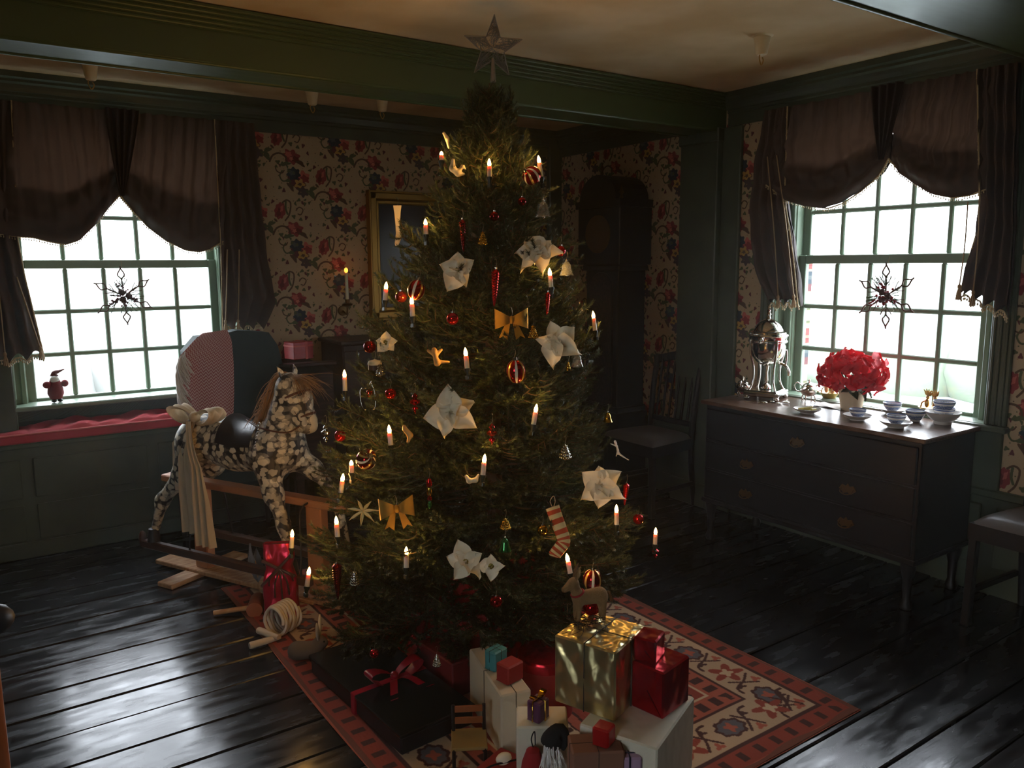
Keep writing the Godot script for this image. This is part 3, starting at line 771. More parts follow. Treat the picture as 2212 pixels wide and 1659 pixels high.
func build_fir():
	var t = thing("christmas_tree", "tall bushy fir tree hung with candles and glass ornaments standing on the rug", "christmas tree", TREE)
	var g := Geo.new(); g.lathe([Vector2(0.0, 0.04), Vector2(0.045, 0.04), Vector2(0.04, 0.5), Vector2(0.026, 1.4), Vector2(0.008, 2.15), Vector2(0.003, 2.31)], 12); put("trunk", g, M["bark"], t)
	var kinds := {}
	for len in [0.16, 0.28, 0.42, 0.56, 0.72]:
		kinds[len] = [branch_mesh(len), branch_mesh(len), branch_mesh(len)]
	var lens := [0.16, 0.28, 0.42, 0.56, 0.72]
	var y = 0.22; var a = 0.4; var count = 0
	while y < 2.2:
		var f = clampf(y / 2.3, 0, 1)
		var up = lerpf(-0.06, 0.75, pow(f, 1.6)) + rng.randf_range(-0.12, 0.14)
		var reach = tree_r(clampf(y + 0.2 * sin(up) * 1.2, 0.2, 2.3)) * rng.randf_range(0.8, 1.05) / cos(up)
		if y < 0.5 and count % 3 == 0: up -= 0.16
		reach = max(reach, 0.1)
		reach *= lean(cos(a), -sin(a), y)
		var best = 0
		for k in lens.size(): if abs(lens[k] - reach) < abs(lens[best] - reach): best = k
		var b := MeshInstance3D.new(); b.name = "branch"; b.mesh = kinds[lens[best]][count % 3]
		var sc = clampf(reach / lens[best], 0.75, 1.25)
		b.transform = Transform3D(Basis(Vector3.UP, a) * Basis(Vector3.BACK, up) * Basis(Vector3.RIGHT, rng.randf_range(-0.5, 0.5)), Vector3(0, y, 0)).scaled_local(Vector3(sc, 1, 1))
		t.add_child(b, true)
		a += 2.39996 + rng.randf_range(-0.2, 0.2); count += 1
		y += lerpf(0.0043, 0.0098, f)
	# tip leaders
	for k in 7:
		var b := MeshInstance3D.new(); b.name = "branch"; b.mesh = kinds[0.16][k % 3]
		b.transform = Transform3D(Basis(Vector3.UP, k * 2.2) * Basis(Vector3.BACK, 1.1 + 0.06 * k), Vector3(0, 2.0 + 0.022 * k, 0)); t.add_child(b, true)
	# star of fine wire
	var c = at(1063, 104, 3.13); var s = thing("tree_star", "silvery wire mesh star on the very top of the fir", "star", c)
	var bs = facing(EYE - c) * Basis(Vector3.BACK, -0.06); var pts := []
	for k in 10:
		var w = PI / 2 + TAU * k / 10; pts.push_back(Vector2(cos(w), sin(w)) * (0.118 if k % 2 == 0 else 0.047))
	g = Geo.new()
	for k in 10:
		var p = pts[k]; var q = pts[(k + 1) % 10]
		for z in [-0.012, 0.012]: g.tube(PackedVector3Array([bs * Vector3(p.x, p.y, z), bs * Vector3(q.x, q.y, z)]), 0.0022, 6)
		g.tube(PackedVector3Array([bs * Vector3(p.x, p.y, -0.012), bs * Vector3(p.x, p.y, 0.012)]), 0.0018, 5)
	put("rim", g, M["star_wire"], s)
	g = Geo.new()
	for k in 5:
		for j in 75:      # fine wire crossing each point and the middle
			var tip = pts[2 * k]; var l = pts[(2 * k + 9) % 10]; var r = pts[(2 * k + 1) % 10]
			var e0 = tip.lerp(l, rng.randf()); var e1 = (tip.lerp(r, rng.randf()) if rng.randf() < 0.6 else l.lerp(r, rng.randf()).lerp(Vector2.ZERO, rng.randf()))
			var z0 = rng.randf_range(-0.012, 0.012); var z1 = rng.randf_range(-0.016, 0.016)
			g.tube(PackedVector3Array([bs * Vector3(e0.x, e0.y, z0), bs * Vector3(e1.x, e1.y, z1)]), 0.00075, 4, false)
	var w = put("wire_mesh", g, M["star_wire"], s); w.set_meta("kind", "stuff")
	g = Geo.new(); g.tube(PackedVector3Array([Vector3(0, -0.04, 0), Vector3(0, -0.13, 0)]), [0.006, 0.012], 10); put("socket", g, M["star_wire"], s)

# ---------------------------------------------------------------- furniture
func putw(called, g, mat, parent) -> MeshInstance3D:      # a part whose mesh was built in room coordinates
	var o = put(called, g, mat, parent); var top = parent
	while not top.has_meta("category"): top = top.get_parent()
	if parent == top: o.transform = top.transform.affine_inverse()
	return o
func tube_part(called, pts, r, mat, parent, seg = 8, n = 6) -> MeshInstance3D:
	var g := Geo.new(); g.tube(smooth_path(pts, n), r, seg); return put(called, g, mat, parent)
func build_chest():
	var t = thing("chest_of_drawers", "dark wooden chest of drawers carrying the silver urn and blue teacups under the window", "chest", Vector3(3.7, 0, -2.44))
	var g := Geo.new(); g.span(Vector3(3.462, 0.24, -3.065), Vector3(3.94, 0.80, -1.81), 0.004); putw("body", g, M["black_wood"], t)
	g = Geo.new(); g.span(Vector3(3.435, 0.80, -3.09), Vector3(3.945, 0.822, -1.785), 0.007); putw("top", g, M["table_top"], t)
	g = Geo.new(); g.span(Vector3(3.448, 0.225, -3.075), Vector3(3.945, 0.25, -1.80), 0.006); putw("base_moulding", g, M["black_wood"], t)
	for q in [[0.60, 0.778], [0.432, 0.588], [0.265, 0.42]]:
		g = Geo.new(); g.span(Vector3(3.45, q[0], -3.05), Vector3(3.47, q[1], -1.825), 0.006); var d = putw("drawer", g, M["black_wood"], t)
		var y = (q[0] + q[1]) / 2
		for z in ([-2.443] if q[0] > 0.5 else [-2.755, -2.15]):
			g = Geo.new(); g.prism(PackedVector2Array([Vector2(-0.045, 0.0), Vector2(-0.03, 0.022), Vector2(-0.01, 0.016), Vector2(0, 0.03), Vector2(0.01, 0.016), Vector2(0.03, 0.022), Vector2(0.045, 0), Vector2(0.02, -0.022), Vector2(0, -0.014), Vector2(-0.02, -0.022)]), 0.004, Transform3D(Basis(Vector3(0, 0, 1), Vector3.UP, Vector3(-1, 0, 0)), Vector3(3.448, y, z)))
			g.tube(smooth_path([Vector3(3.446, y + 0.002, z - 0.032), Vector3(3.43, y - 0.012, z - 0.028), Vector3(3.425, y - 0.02, z), Vector3(3.43, y - 0.012, z + 0.028), Vector3(3.446, y + 0.002, z + 0.032)]), 0.0032, 6)
			put("handle", g, M["dull_brass"], d)
	for x in [3.49, 3.9]:
		for z in [-3.03, -1.85]:
			g = Geo.new(); g.lathe([Vector2(0.0, 0.0), Vector2(0.024, 0.0), Vector2(0.03, 0.02), Vector2(0.018, 0.05), Vector2(0.022, 0.14), Vector2(0.034, 0.2), Vector2(0.034, 0.232)], 16, Transform3D(Basis(), Vector3(x, 0, z))); putw("leg", g, M["black_wood"], t)
func dining_chair(where, turn, label, seat_h):
	var t = thing("dining_chair", label, "chair", where, turn)      # faces local +z, back at -z
	var g := Geo.new(); var rows := []
	for r in 15:
		var row := PackedVector3Array(); var f = r / 14.0
		for k in 21:
			var u = k / 20.0; var e = (1 - pow(abs(2 * u - 1), 6)) * (1 - pow(abs(2 * f - 1), 6))
			row.push_back(Vector3((u - 0.5) * lerpf(0.40, 0.50, f), seat_h - 0.03 + 0.045 * pow(max(e, 0.0), 0.6), (f - 0.5) * 0.42))
		rows.push_back(row)
	g.grid(rows, false, true); put("seat", g, std("seat_leather", srgb(92, 84, 80), 0.42), t)
	g = Geo.new()
	g.hexa([Vector3(-0.2, seat_h - 0.10, -0.21), Vector3(0.2, seat_h - 0.10, -0.21), Vector3(0.25, seat_h - 0.10, 0.21), Vector3(-0.25, seat_h - 0.10, 0.21), Vector3(-0.2, seat_h - 0.028, -0.21), Vector3(0.2, seat_h - 0.028, -0.21), Vector3(0.25, seat_h - 0.028, 0.21), Vector3(-0.25, seat_h - 0.028, 0.21)]); put("seat_rail", g, M["black_wood"], t)
	for s in [-1.0, 1.0]:
		g = Geo.new(); g.bar(Vector3(s * 0.235, 0, 0.195), Vector3(s * 0.228, seat_h - 0.03, 0.19), 0.036, 0.036, 0.005); put("leg", g, M["black_wood"], t)
		g = Geo.new(); g.tube(smooth_path([Vector3(s * 0.19, 0, -0.24), Vector3(s * 0.19, seat_h * 0.6, -0.2), Vector3(s * 0.19, seat_h, -0.2), Vector3(s * 0.195, seat_h + 0.26, -0.225), Vector3(s * 0.2, seat_h + 0.49, -0.27)]), 0.019, 8); put("leg", g, M["black_wood"], t)
		g = Geo.new(); g.bar(Vector3(s * 0.21, 0.16, -0.2), Vector3(s * 0.232, 0.16, 0.19), 0.02, 0.028); put("stretcher", g, M["black_wood"], t)
	for k in 6:
		var x = -0.14 + 0.056 * k
		g = Geo.new(); g.tube(smooth_path([Vector3(x, seat_h + 0.05, -0.203), Vector3(x * 1.02, seat_h + 0.27, -0.232), Vector3(x * 1.05, seat_h + 0.46, -0.265)]), 0.0085, 6); put("spindle", g, M["black_wood"], t)
	g = Geo.new(); g.bar(Vector3(-0.19, seat_h + 0.06, -0.205), Vector3(0.19, seat_h + 0.06, -0.205), 0.02, 0.035); put("lower_rail", g, M["black_wood"], t)
	g = Geo.new(); var cr := []
	for k in 13:
		var u = k / 12.0 * 2 - 1; cr.push_back(Vector3(u * 0.235, seat_h + 0.475 + 0.02 * cos(u * PI), -0.268 - 0.012 * (1 - u * u)))
	for k in 12: g.bar(cr[k], cr[k + 1], 0.024, 0.055, 0.006)
	put("crest_rail", g, M["black_wood"], t)
func build_chairs():
	dining_chair(Vector3(3.665, 0, -3.73), -PI / 2, "dark spindle-back chair with a leather seat against the green pilaster", 0.49)
	dining_chair(Vector3(3.74, 0, -1.37), -PI / 2, "dark chair with a domed leather seat at the near end of the chest", 0.5)
func build_clock():
	var t = thing("longcase_clock", "very dark tall longcase clock with an arched hood against the floral wallpaper", "clock", Vector3(3.83, 0, -4.27))
	var g := Geo.new(); g.span(Vector3(3.66, 0, -4.50), Vector3(3.975, 0.10, -4.04), 0.008); g.span(Vector3(3.68, 0.10, -4.48), Vector3(3.97, 0.56, -4.06), 0.006); putw("base", g, M["black_wood"], t)
	g = Geo.new(); g.span(Vector3(3.71, 0.56, -4.44), Vector3(3.965, 1.58, -4.10), 0.006); g.span(Vector3(3.69, 0.56, -4.465), Vector3(3.97, 0.60, -4.075), 0.008); g.span(Vector3(3.69, 1.55, -4.465), Vector3(3.97, 1.59, -4.075), 0.008); putw("trunk_case", g, M["black_wood"], t)
	var arch := PackedVector2Array()
	arch.push_back(Vector2(-0.12, -0.45)); arch.push_back(Vector2(0.12, -0.45))
	for k in 13: arch.push_back(Vector2(0.12 * cos(PI * k / 12), 0.36 + 0.12 * sin(PI * k / 12)))
	g = Geo.new(); var xf := Transform3D(Basis(Vector3(0, 0, 1), Vector3.UP, Vector3(-1, 0, 0)), Vector3(3.705, 1.06, -4.27)); g.prism(arch, 0.02, xf, 0.004); putw("door", g, M["dark_wood"], t)
	g = Geo.new(); g.span(Vector3(3.67, 1.59, -4.49), Vector3(3.97, 1.98, -4.05), 0.006); putw("hood", g, M["black_wood"], t)
	var top := PackedVector2Array([Vector2(-0.235, 0), Vector2(0.235, 0), Vector2(0.235, 0.05)])
	for k in 15: top.push_back(Vector2(0.19 * cos(PI * k / 14), 0.05 + 0.17 * sin(PI * k / 14)))
	top.push_back(Vector2(-0.235, 0.05))
	g = Geo.new(); xf.origin = Vector3(3.81, 1.98, -4.27); g.prism(top, 0.3, xf, 0.006); putw("pediment", g, M["black_wood"], t)
	g = Geo.new(); g.lathe([Vector2(0.0, 0.0), Vector2(0.13, 0.0), Vector2(0.13, 0.004), Vector2(0.0, 0.006)], 32, Transform3D(Basis(Vector3.UP, Vector3.LEFT, Vector3.FORWARD).orthonormalized(), Vector3(3.668, 1.80, -4.27))); putw("dial", g, M["dull_brass"], t)
	for z in [-4.47, -4.27, -4.07]:
		g = Geo.new(); g.lathe([Vector2(0.008, 0.0), Vector2(0.014, 0.01), Vector2(0.006, 0.022), Vector2(0.018, 0.042), Vector2(0.008, 0.06), Vector2(0.002, 0.085)], 12, Transform3D(Basis(), Vector3(3.70, 2.03 + (0.17 if z == -4.27 else 0.0), z))); putw("finial", g, M["dull_brass"], t)
func build_back_wall_things():
	var g := Geo.new(); g.span(Vector3(1.95, 0.0, -5.09), Vector3(2.75, 1.10, -4.72), 0.008)
	var t = thing("cabinet", "low dark cabinet against the wallpaper half hidden by the fir branches", "cabinet", Vector3(2.35, 0, -4.9))
	putw("body", g, M["dark_wood"], t)
	g = Geo.new(); g.span(Vector3(1.93, 1.10, -5.095), Vector3(2.77, 1.125, -4.70), 0.006); putw("top", g, M["dark_wood"], t)
	for x in [2.14, 2.55]:
		g = Geo.new(); g.span(Vector3(x - 0.185, 0.1, -4.73), Vector3(x + 0.185, 1.06, -4.708), 0.008); var d = putw("door", g, M["dark_wood"], t)
		g = Geo.new(); g.ell(Vector3(x + (0.15 if x < 2.3 else -0.15), 0.62, -4.70), Vector3(0.012, 0.012, 0.012)); put("knob", g, M["dull_brass"], d)
	t = thing("writing_desk", "dark sloping writing desk behind the rocking horse with a red parcel on it", "desk", Vector3(1.6, 0, -4.85))
	g = Geo.new(); g.hexa([Vector3(1.58, 0.30, -5.08), Vector3(1.84, 0.30, -5.08), Vector3(1.84, 0.30, -4.62), Vector3(1.58, 0.30, -4.62), Vector3(1.58, 1.0, -5.08), Vector3(1.84, 1.0, -5.08), Vector3(1.84, 0.955, -4.62), Vector3(1.58, 0.955, -4.62)]); putw("body", g, M["dark_wood"], t)
	g = Geo.new(); g.bar(Vector3(1.57, 0.985, -4.85), Vector3(1.86, 0.985, -4.85), 0.50, 0.022, 0.006, Basis(Vector3.RIGHT, -0.095) * Vector3.UP); putw("lid", g, M["dark_wood"], t)
	for x in [1.61, 1.81]:
		for z in [-5.04, -4.66]:
			g = Geo.new(); g.bar(Vector3(x, 0, z), Vector3(x, 0.31, z), 0.05, 0.05); putw("leg", g, M["dark_wood"], t)
	var c = Vector3(1.74, 1.012, -4.93); t = thing("gift_box", "small red gift box with ribbon on the writing desk below the wall candle", "gift", c, 0.2, "")
	g = Geo.new(); g.box(Vector3(0, 0.055, 0), Vector3(0.14, 0.11, 0.12), 0.004); put("box", g, std("gift_red", srgb(170, 34, 36), 0.35), t)
	g = Geo.new(); g.box(Vector3(0.02, 0.055, 0), Vector3(0.018, 0.114, 0.124), 0.001); g.box(Vector3(0, 0.085, 0), Vector3(0.144, 0.012, 0.124), 0.001); put("ribbon", g, std("ribbon_pink", srgb(210, 90, 84), 0.5), t)
	# framed dark picture
	t = thing("picture_frame", "gilt framed dark glazed picture behind the fir with a cream stocking hanging before it", "picture", Vector3(2.72, 1.66, WZ + 0.03))
	g = Geo.new()
	for q in [[-0.365, 0.0, 0.05, 0.86], [0.365, 0.0, 0.05, 0.86], [0.0, 0.405, 0.78, 0.05], [0.0, -0.405, 0.78, 0.05]]:
		g.box(Vector3(q[0], q[1], 0), Vector3(q[2], q[3], 0.05), 0.008); 
	for q in [[-0.33, 0.0, 0.026, 0.75], [0.33, 0.0, 0.026, 0.75], [0.0, 0.365, 0.68, 0.026], [0.0, -0.365, 0.68, 0.026]]: g.box(Vector3(q[0], q[1], -0.006), Vector3(q[2], q[3], 0.03), 0.006)
	put("frame", g, M["gilt"], t)
	g = Geo.new()
	for q in [[-0.392, 0.0, 0.012, 0.885], [0.392, 0.0, 0.012, 0.885], [0.0, 0.434, 0.796, 0.012], [0.0, -0.434, 0.796, 0.012]]: g.box(Vector3(q[0], q[1], 0.0), Vector3(q[2], q[3], 0.06), 0.004)
	put("outer_moulding", g, M["gilt"], t)
	g = Geo.new(); g.box(Vector3(0, 0, -0.012), Vector3(0.66, 0.73, 0.012), 0.0); put("picture", g, std("dark_picture", srgb(34, 40, 54), 0.22), t)
	# ceiling fittings
	var spots := [[on_y(1645, 79, CEIL), "cream ceramic ceiling hook holder above the tea chest wall corner"], [on_y(192, 138, CEIL), "pale ceramic ceiling holder above the window seat"], [on_y(672, 197, CEIL), "pale ceramic ceiling holder peeping under the beam beyond the swagged curtain"], [on_y(823, 212, CEIL), "pale ceramic ceiling holder under the beam beside the fir top"]]
	for s in spots:
		t = thing("ceiling_hook", s[1], "ceiling hook", s[0])
		g = Geo.new(); g.lathe([Vector2(0.0, -0.082), Vector2(0.02, -0.082), Vector2(0.026, -0.076), Vector2(0.034, -0.03), Vector2(0.038, -0.006), Vector2(0.05, 0.0), Vector2(0.0, 0.001)], 20); put("rose", g, M["cream_wood"], t)
		tube_part("hook", [Vector3(-0.012, -0.08, 0), Vector3(-0.014, -0.1, 0), Vector3(0, -0.125, 0), Vector3(0.013, -0.105, 0), Vector3(0.006, -0.09, 0)], 0.0028, M["brass"], t)
	# barrier post at the very edge
	var p = on_y(22, 1659, 0.0); p = Vector3(-0.032, 0, -1.78)
	t = thing("barrier_post", "polished brown wooden barrier post with a black rope clip at the photo edge", "post", p)
	g = Geo.new(); g.lathe([Vector2(0.0, 0.0), Vector2(0.12, 0.0), Vector2(0.12, 0.02), Vector2(0.03, 0.05), Vector2(0.028, 0.09), Vector2(0.028, 0.84), Vector2(0.03, 0.86), Vector2(0.02, 0.88)], 20); put("pole", g, M["oak"], t)
	g = Geo.new(); g.lathe([Vector2(0.02, 0.88), Vector2(0.03, 0.9), Vector2(0.026, 0.93), Vector2(0.036, 0.95), Vector2(0.036, 0.985), Vector2(0.022, 1.0), Vector2(0.0, 1.003)], 20); put("knob", g, std("pinkish_wood", srgb(140, 96, 84), 0.35), t)
	g = Geo.new(); g.ell(Vector3(0.026, 0.925, 0.012), Vector3(0.036, 0.03, 0.034)); put("rope_clip", g, M["black_iron"], t)
func build_armchair():
	var t = thing("armchair", "high-backed dark green upholstered armchair draped with a pink shawl", "armchair", Vector3(1.14, 0, -4.87))
	var g := Geo.new(); var z = -4.87; var rows := []
	var outline := PackedVector2Array()
	for q in [[420, 985], [392, 760], [420, 727], [470, 722], [505, 713], [540, 715], [573, 718], [592, 745], [604, 790], [618, 985]]:
		var p = on_z(q[0], q[1], z); outline.push_back(Vector2(p.x - 1.14, p.y))
	g.prism(outline, 0.11, Transform3D(), 0.02); put("backrest", g, std("green_velvet", srgb(44, 58, 56), 0.85), t)
	g = Geo.new(); g.box(Vector3(0.08, 0.42, 0.22), Vector3(0.56, 0.13, 0.36), 0.03); put("seat", g, M["green_velvet"], t)
	for s in [-1.0, 1.0]:
		g = Geo.new(); g.box(Vector3(s * 0.26 + 0.08, 0.5, 0.16), Vector3(0.06, 0.2, 0.24), 0.02); put("arm", g, M["green_velvet"], t)
		for zz in [0.36, -0.0]:
			g = Geo.new(); g.lathe([Vector2(0, 0), Vector2(0.014, 0), Vector2(0.024, 0.2), Vector2(0.028, 0.36)], 12, Transform3D(Basis(), Vector3(s * 0.25 + 0.08, 0, zz))); put("leg", g, M["black_wood"], t)
	# the shawl, hanging over its top in front
	var im := Image.create_empty(64, 64, false, Image.FORMAT_RGBA8)
	for y in 64:
		for x in 64:
			var zig = abs(x % 16 - 8); im.set_pixel(x, y, srgb(164, 84, 84) if posmod(y + zig, 8) < 4 else srgb(214, 176, 164))
	var m = std("herringbone", Color.WHITE, 0.9); m.albedo_texture = ImageTexture.create_from_image(im); m.uv1_scale = Vector3(3, 4.5, 1); m.texture_filter = BaseMaterial3D.TEXTURE_FILTER_LINEAR_WITH_MIPMAPS
	var zs = z + 0.10; var l := []; var r := []
	for q in [[440, 722], [418, 738], [384, 772], [378, 800], [382, 850], [388, 900], [396, 948]]: var p = on_z(q[0], q[1], zs); l.push_back(Vector2(p.x, p.y))
	for q in [[494, 714], [501, 735], [504, 790], [505, 850], [503, 900], [500, 960]]: var p = on_z(q[0], q[1], zs); r.push_back(Vector2(p.x, p.y))
	g = Geo.new(); rows = []
	for k in 41:
		var v = k / 40.0; var a = follow(l, v); var b = follow(r, v); var row := PackedVector3Array()
		for j in 31:
			var u = j / 30.0; var p = a.lerp(b, u)
			row.push_back(Vector3(p.x, p.y, zs + 0.018 * sin(u * 11.0 + v * 1.5) * v + 0.02 * (1 - u) * v - 0.05 * pow(1.0 - v, 8.0)))
		rows.push_back(row)
	for k in 8:       # over the top and down behind
		var row := PackedVector3Array()
		for j in 31: row.push_back(rows[0][j] + Vector3(0, 0.012 - 0.012 * k * k * 0.4 + 0.006 * k, -0.025 * (k + 1)))
		rows.push_front(row) if false else null
	g.grid(rows, false, false)
	var sh = single("shawl", g, m, "pink and grey herringbone shawl with white fringe draped over the armchair", "shawl")
	g = Geo.new()
	for k in 150:
		var v = rng.randf_range(0.22, 1.0); var a = follow(l, v); var p = Vector3(a.x + 0.008, a.y, zs + 0.02 * v)
		var ln = rng.randf_range(0.07, 0.15); var e = p + Vector3(rng.randf_range(-0.035, 0.035) + (0.05 * v), -ln, rng.randf_range(0.0, 0.05))
		g.tube(smooth_path([p, p.lerp(e, 0.5) + Vector3(-0.014, 0.012, 0.008), e], 3), 0.0036, 4, false)
	var f = put("fringe", g, std("fringe_white", srgb(226, 216, 206), 0.9), sh); f.set_meta("kind", "stuff")

# ---------------------------------------------------------------- on the tea chest and the sills
const TOP := 0.8225
func cup(where, label, rt, h, plain = false):
	var t = thing("teacup", label, "cup", where)
	var g := Geo.new(); g.lathe([Vector2(0, 0), Vector2(rt * 0.48, 0), Vector2(rt * 0.5, h * 0.12), Vector2(rt * 0.72, h * 0.35), Vector2(rt * 0.92, h * 0.7), Vector2(rt, h), Vector2(rt * 0.94, h), Vector2(rt * 0.84, h * 0.68), Vector2(rt * 0.6, h * 0.3), Vector2(0, h * 0.2)], 28, Transform3D(), 5.0, 1.0)
	put("bowl", g, M["china_plain"] if plain else M["china_blue"], t)
	g = Geo.new()
	var ring := PackedVector3Array()
	for k in 29: ring.push_back(Vector3(cos(TAU * k / 28) * rt * 0.97, h, sin(TAU * k / 28) * rt * 0.97))
	g.tube(ring, 0.0018, 5, false); put("rim", g, std("china_rim", srgb(70, 88, 130), 0.25), t)
func saucer(where, label, r, h):
	var t = thing("saucer", label, "saucer", where)
	var g := Geo.new(); g.lathe([Vector2(0, 0), Vector2(r * 0.5, 0), Vector2(r * 0.5, h * 0.25), Vector2(r * 0.62, h * 0.32), Vector2(r * 0.86, h * 0.65), Vector2(r, h), Vector2(r * 0.97, h + 0.002), Vector2(r * 0.8, h * 0.7), Vector2(r * 0.5, h * 0.42), Vector2(0, h * 0.4)], 32); put("dish", g, M["china_plain"], t)
	g = Geo.new(); var ring := PackedVector3Array()
	for k in 33: ring.push_back(Vector3(cos(TAU * k / 32) * r * 0.985, h, sin(TAU * k / 32) * r * 0.985))
	g.tube(ring, 0.0018, 5, false); put("rim", g, std("china_rim2", srgb(120, 112, 110), 0.3), t)
func silver_pot(where, turn, label, s, spout):
	var t = thing("teapot" if spout else "sugar_pot", label, "teapot" if spout else "sugar pot", where, turn)
	var g := Geo.new(); g.lathe([Vector2(0, 0.032), Vector2(0.018, 0.032), Vector2(0.04, 0.045), Vector2(0.052, 0.066), Vector2(0.05, 0.082), Vector2(0.036, 0.094), Vector2(0.036, 0.098), Vector2(0, 0.098)], 24, Transform3D().scaled(Vector3.ONE * s)); put("body", g, M["silver"], t)
	g = Geo.new(); g.lathe([Vector2(0.037, 0.098), Vector2(0.034, 0.104), Vector2(0.02, 0.113), Vector2(0.006, 0.118), Vector2(0.004, 0.124), Vector2(0.008, 0.132), Vector2(0.0, 0.142)], 20, Transform3D().scaled(Vector3.ONE * s)); put("lid", g, M["silver"], t)
	for k in 4:
		var a = TAU * (k + 0.5) / 4; var d = Vector3(cos(a), 0, sin(a))
		tube_part("leg", [(d * 0.03 + Vector3(0, 0.045, 0)) * s, (d * 0.042 + Vector3(0, 0.026, 0)) * s, (d * 0.036 + Vector3(0, 0.01, 0)) * s, (d * 0.046 + Vector3(0, 0.003, 0)) * s], [0.005 * s, 0.004 * s, 0.0045 * s] if false else 0.004 * s, M["silver"], t, 6, 4)
	tube_part("handle", [Vector3(-0.048, 0.062, 0) * s, Vector3(-0.078, 0.07, 0) * s, Vector3(-0.09, 0.1, 0) * s, Vector3(-0.072, 0.12, 0) * s, Vector3(-0.042, 0.094, 0) * s], 0.0035 * s, M["silver"], t, 7)
	if spout: 
		g = Geo.new(); g.tube(smooth_path([Vector3(0.045, 0.06, 0) * s, Vector3(0.068, 0.068, 0) * s, Vector3(0.078, 0.088, 0) * s, Vector3(0.095, 0.1, 0) * s], 5), 0.007 * s, 8); put("spout", g, M["silver"], t)
	else: tube_part("handle", [Vector3(0.048, 0.062, 0) * s, Vector3(0.078, 0.07, 0) * s, Vector3(0.086, 0.098, 0) * s, Vector3(0.066, 0.108, 0) * s, Vector3(0.042, 0.094, 0) * s], 0.0035 * s, M["silver"], t, 7)
func build_tea():
	var im := Image.create_empty(256, 64, false, Image.FORMAT_RGBA8); im.fill(srgb(222, 222, 220))
	var bl = srgb(60, 86, 142)
	for k in 8:
		var x = 16 + 32 * k
		blot(im, x, 32, 9, 12, 0.3 * k, bl, 5, 0.3); blot(im, x + 14, 40, 7, 5, 0.5, srgb(96, 120, 168), 4, 0.3); blot(im, x + 12, 22, 5, 7, 0, bl, 3, 0.3)
	im.fill_rect(Rect2i(0, 0, 256, 5), bl); im.fill_rect(Rect2i(0, 54, 256, 6), bl)
	var m = std("china_blue", Color.WHITE, 0.22); m.albedo_texture = ImageTexture.create_from_image(im)
	std("china_plain", srgb(206, 200, 192), 0.28)
	var g: Geo; var t
	# urn
	var c = Vector3(3.775, TOP, -2.90); t = thing("tea_urn", "tall polished silver tea urn on four legs beside the floral wallpaper", "urn", c, 0.35)
	g = Geo.new(); g.box(Vector3(0, 0.034, 0), Vector3(0.2, 0.028, 0.2), 0.006); g.box(Vector3(0, 0.05, 0), Vector3(0.17, 0.01, 0.17), 0.004)
	for a in [-1, 1]:
		for b in [-1, 1]: g.ell(Vector3(a * 0.085, 0.012, b * 0.085), Vector3(0.018, 0.013, 0.018), Basis(), 12, 8)
	put("base", g, M["silver"], t)
	g = Geo.new(); g.lathe([Vector2(0, 0.195), Vector2(0.012, 0.19), Vector2(0.03, 0.195), Vector2(0.062, 0.215), Vector2(0.088, 0.25), Vector2(0.1, 0.29), Vector2(0.103, 0.325), Vector2(0.109, 0.33), Vector2(0.109, 0.338), Vector2(0.104, 0.342), Vector2(0.106, 0.36), Vector2(0.112, 0.366), Vector2(0.108, 0.374), Vector2(0.09, 0.376)], 40); put("body", g, M["silver"], t)
	g = Geo.new(); g.lathe([Vector2(0.1, 0.376), Vector2(0.098, 0.384), Vector2(0.082, 0.392), Vector2(0.08, 0.4), Vector2(0.068, 0.425), Vector2(0.046, 0.446), Vector2(0.02, 0.458), Vector2(0.012, 0.464), Vector2(0.008, 0.476), Vector2(0.014, 0.486), Vector2(0.006, 0.5), Vector2(0.01, 0.51), Vector2(0.0, 0.52)], 36); put("lid", g, M["silver"], t)
	for k in 4:
		var a = TAU * (k + 0.5) / 4; var d = Vector3(cos(a), 0, sin(a))
		tube_part("leg", [d * 0.106 + Vector3(0, 0.345, 0), d * 0.104 + Vector3(0, 0.27, 0), d * 0.082 + Vector3(0, 0.18, 0), d * 0.084 + Vector3(0, 0.1, 0), d * 0.105 + Vector3(0, 0.055, 0)], 0.0062, M["silver"], t, 8)
	g = Geo.new(); g.tube(smooth_path([Vector3(-0.02, 0.215, 0.07), Vector3(-0.022, 0.2, 0.11), Vector3(-0.022, 0.17, 0.13), Vector3(-0.02, 0.145, 0.13)], 5), 0.009, 10); g.tube(smooth_path([Vector3(-0.02, 0.2, 0.112), Vector3(-0.02, 0.25, 0.115), Vector3(-0.028, 0.29, 0.115)], 5), 0.006, 8); put("tap", g, M["silver"], t)
	g = Geo.new(); g.lathe([Vector2(0, 0.06), Vector2(0.03, 0.06), Vector2(0.026, 0.075), Vector2(0.008, 0.09), Vector2(0.012, 0.11), Vector2(0.008, 0.15), Vector2(0.014, 0.195)], 16); put("burner", g, M["silver"], t)
	for s in [-1.0, 1.0]:
		g = Geo.new(); g.ell(Vector3(s * 0.118, 0.345, 0), Vector3(0.014, 0.018, 0.014)); g.tube(smooth_path([Vector3(s * 0.12, 0.34, 0), Vector3(s * 0.145, 0.33, 0.0), Vector3(s * 0.165, 0.325, 0.008)], 4), 0.005, 8); put("handle", g, M["silver"], t)
	silver_pot(Vector3(3.72, TOP, -3.02), 0.5, "small silver teapot at the dark corner of the chest beside the urn", 0.85, true)
	silver_pot(Vector3(3.88, TOP, -2.69), -0.6, "lidded silver sugar pot standing between the urn and the poinsettia", 0.92, false)
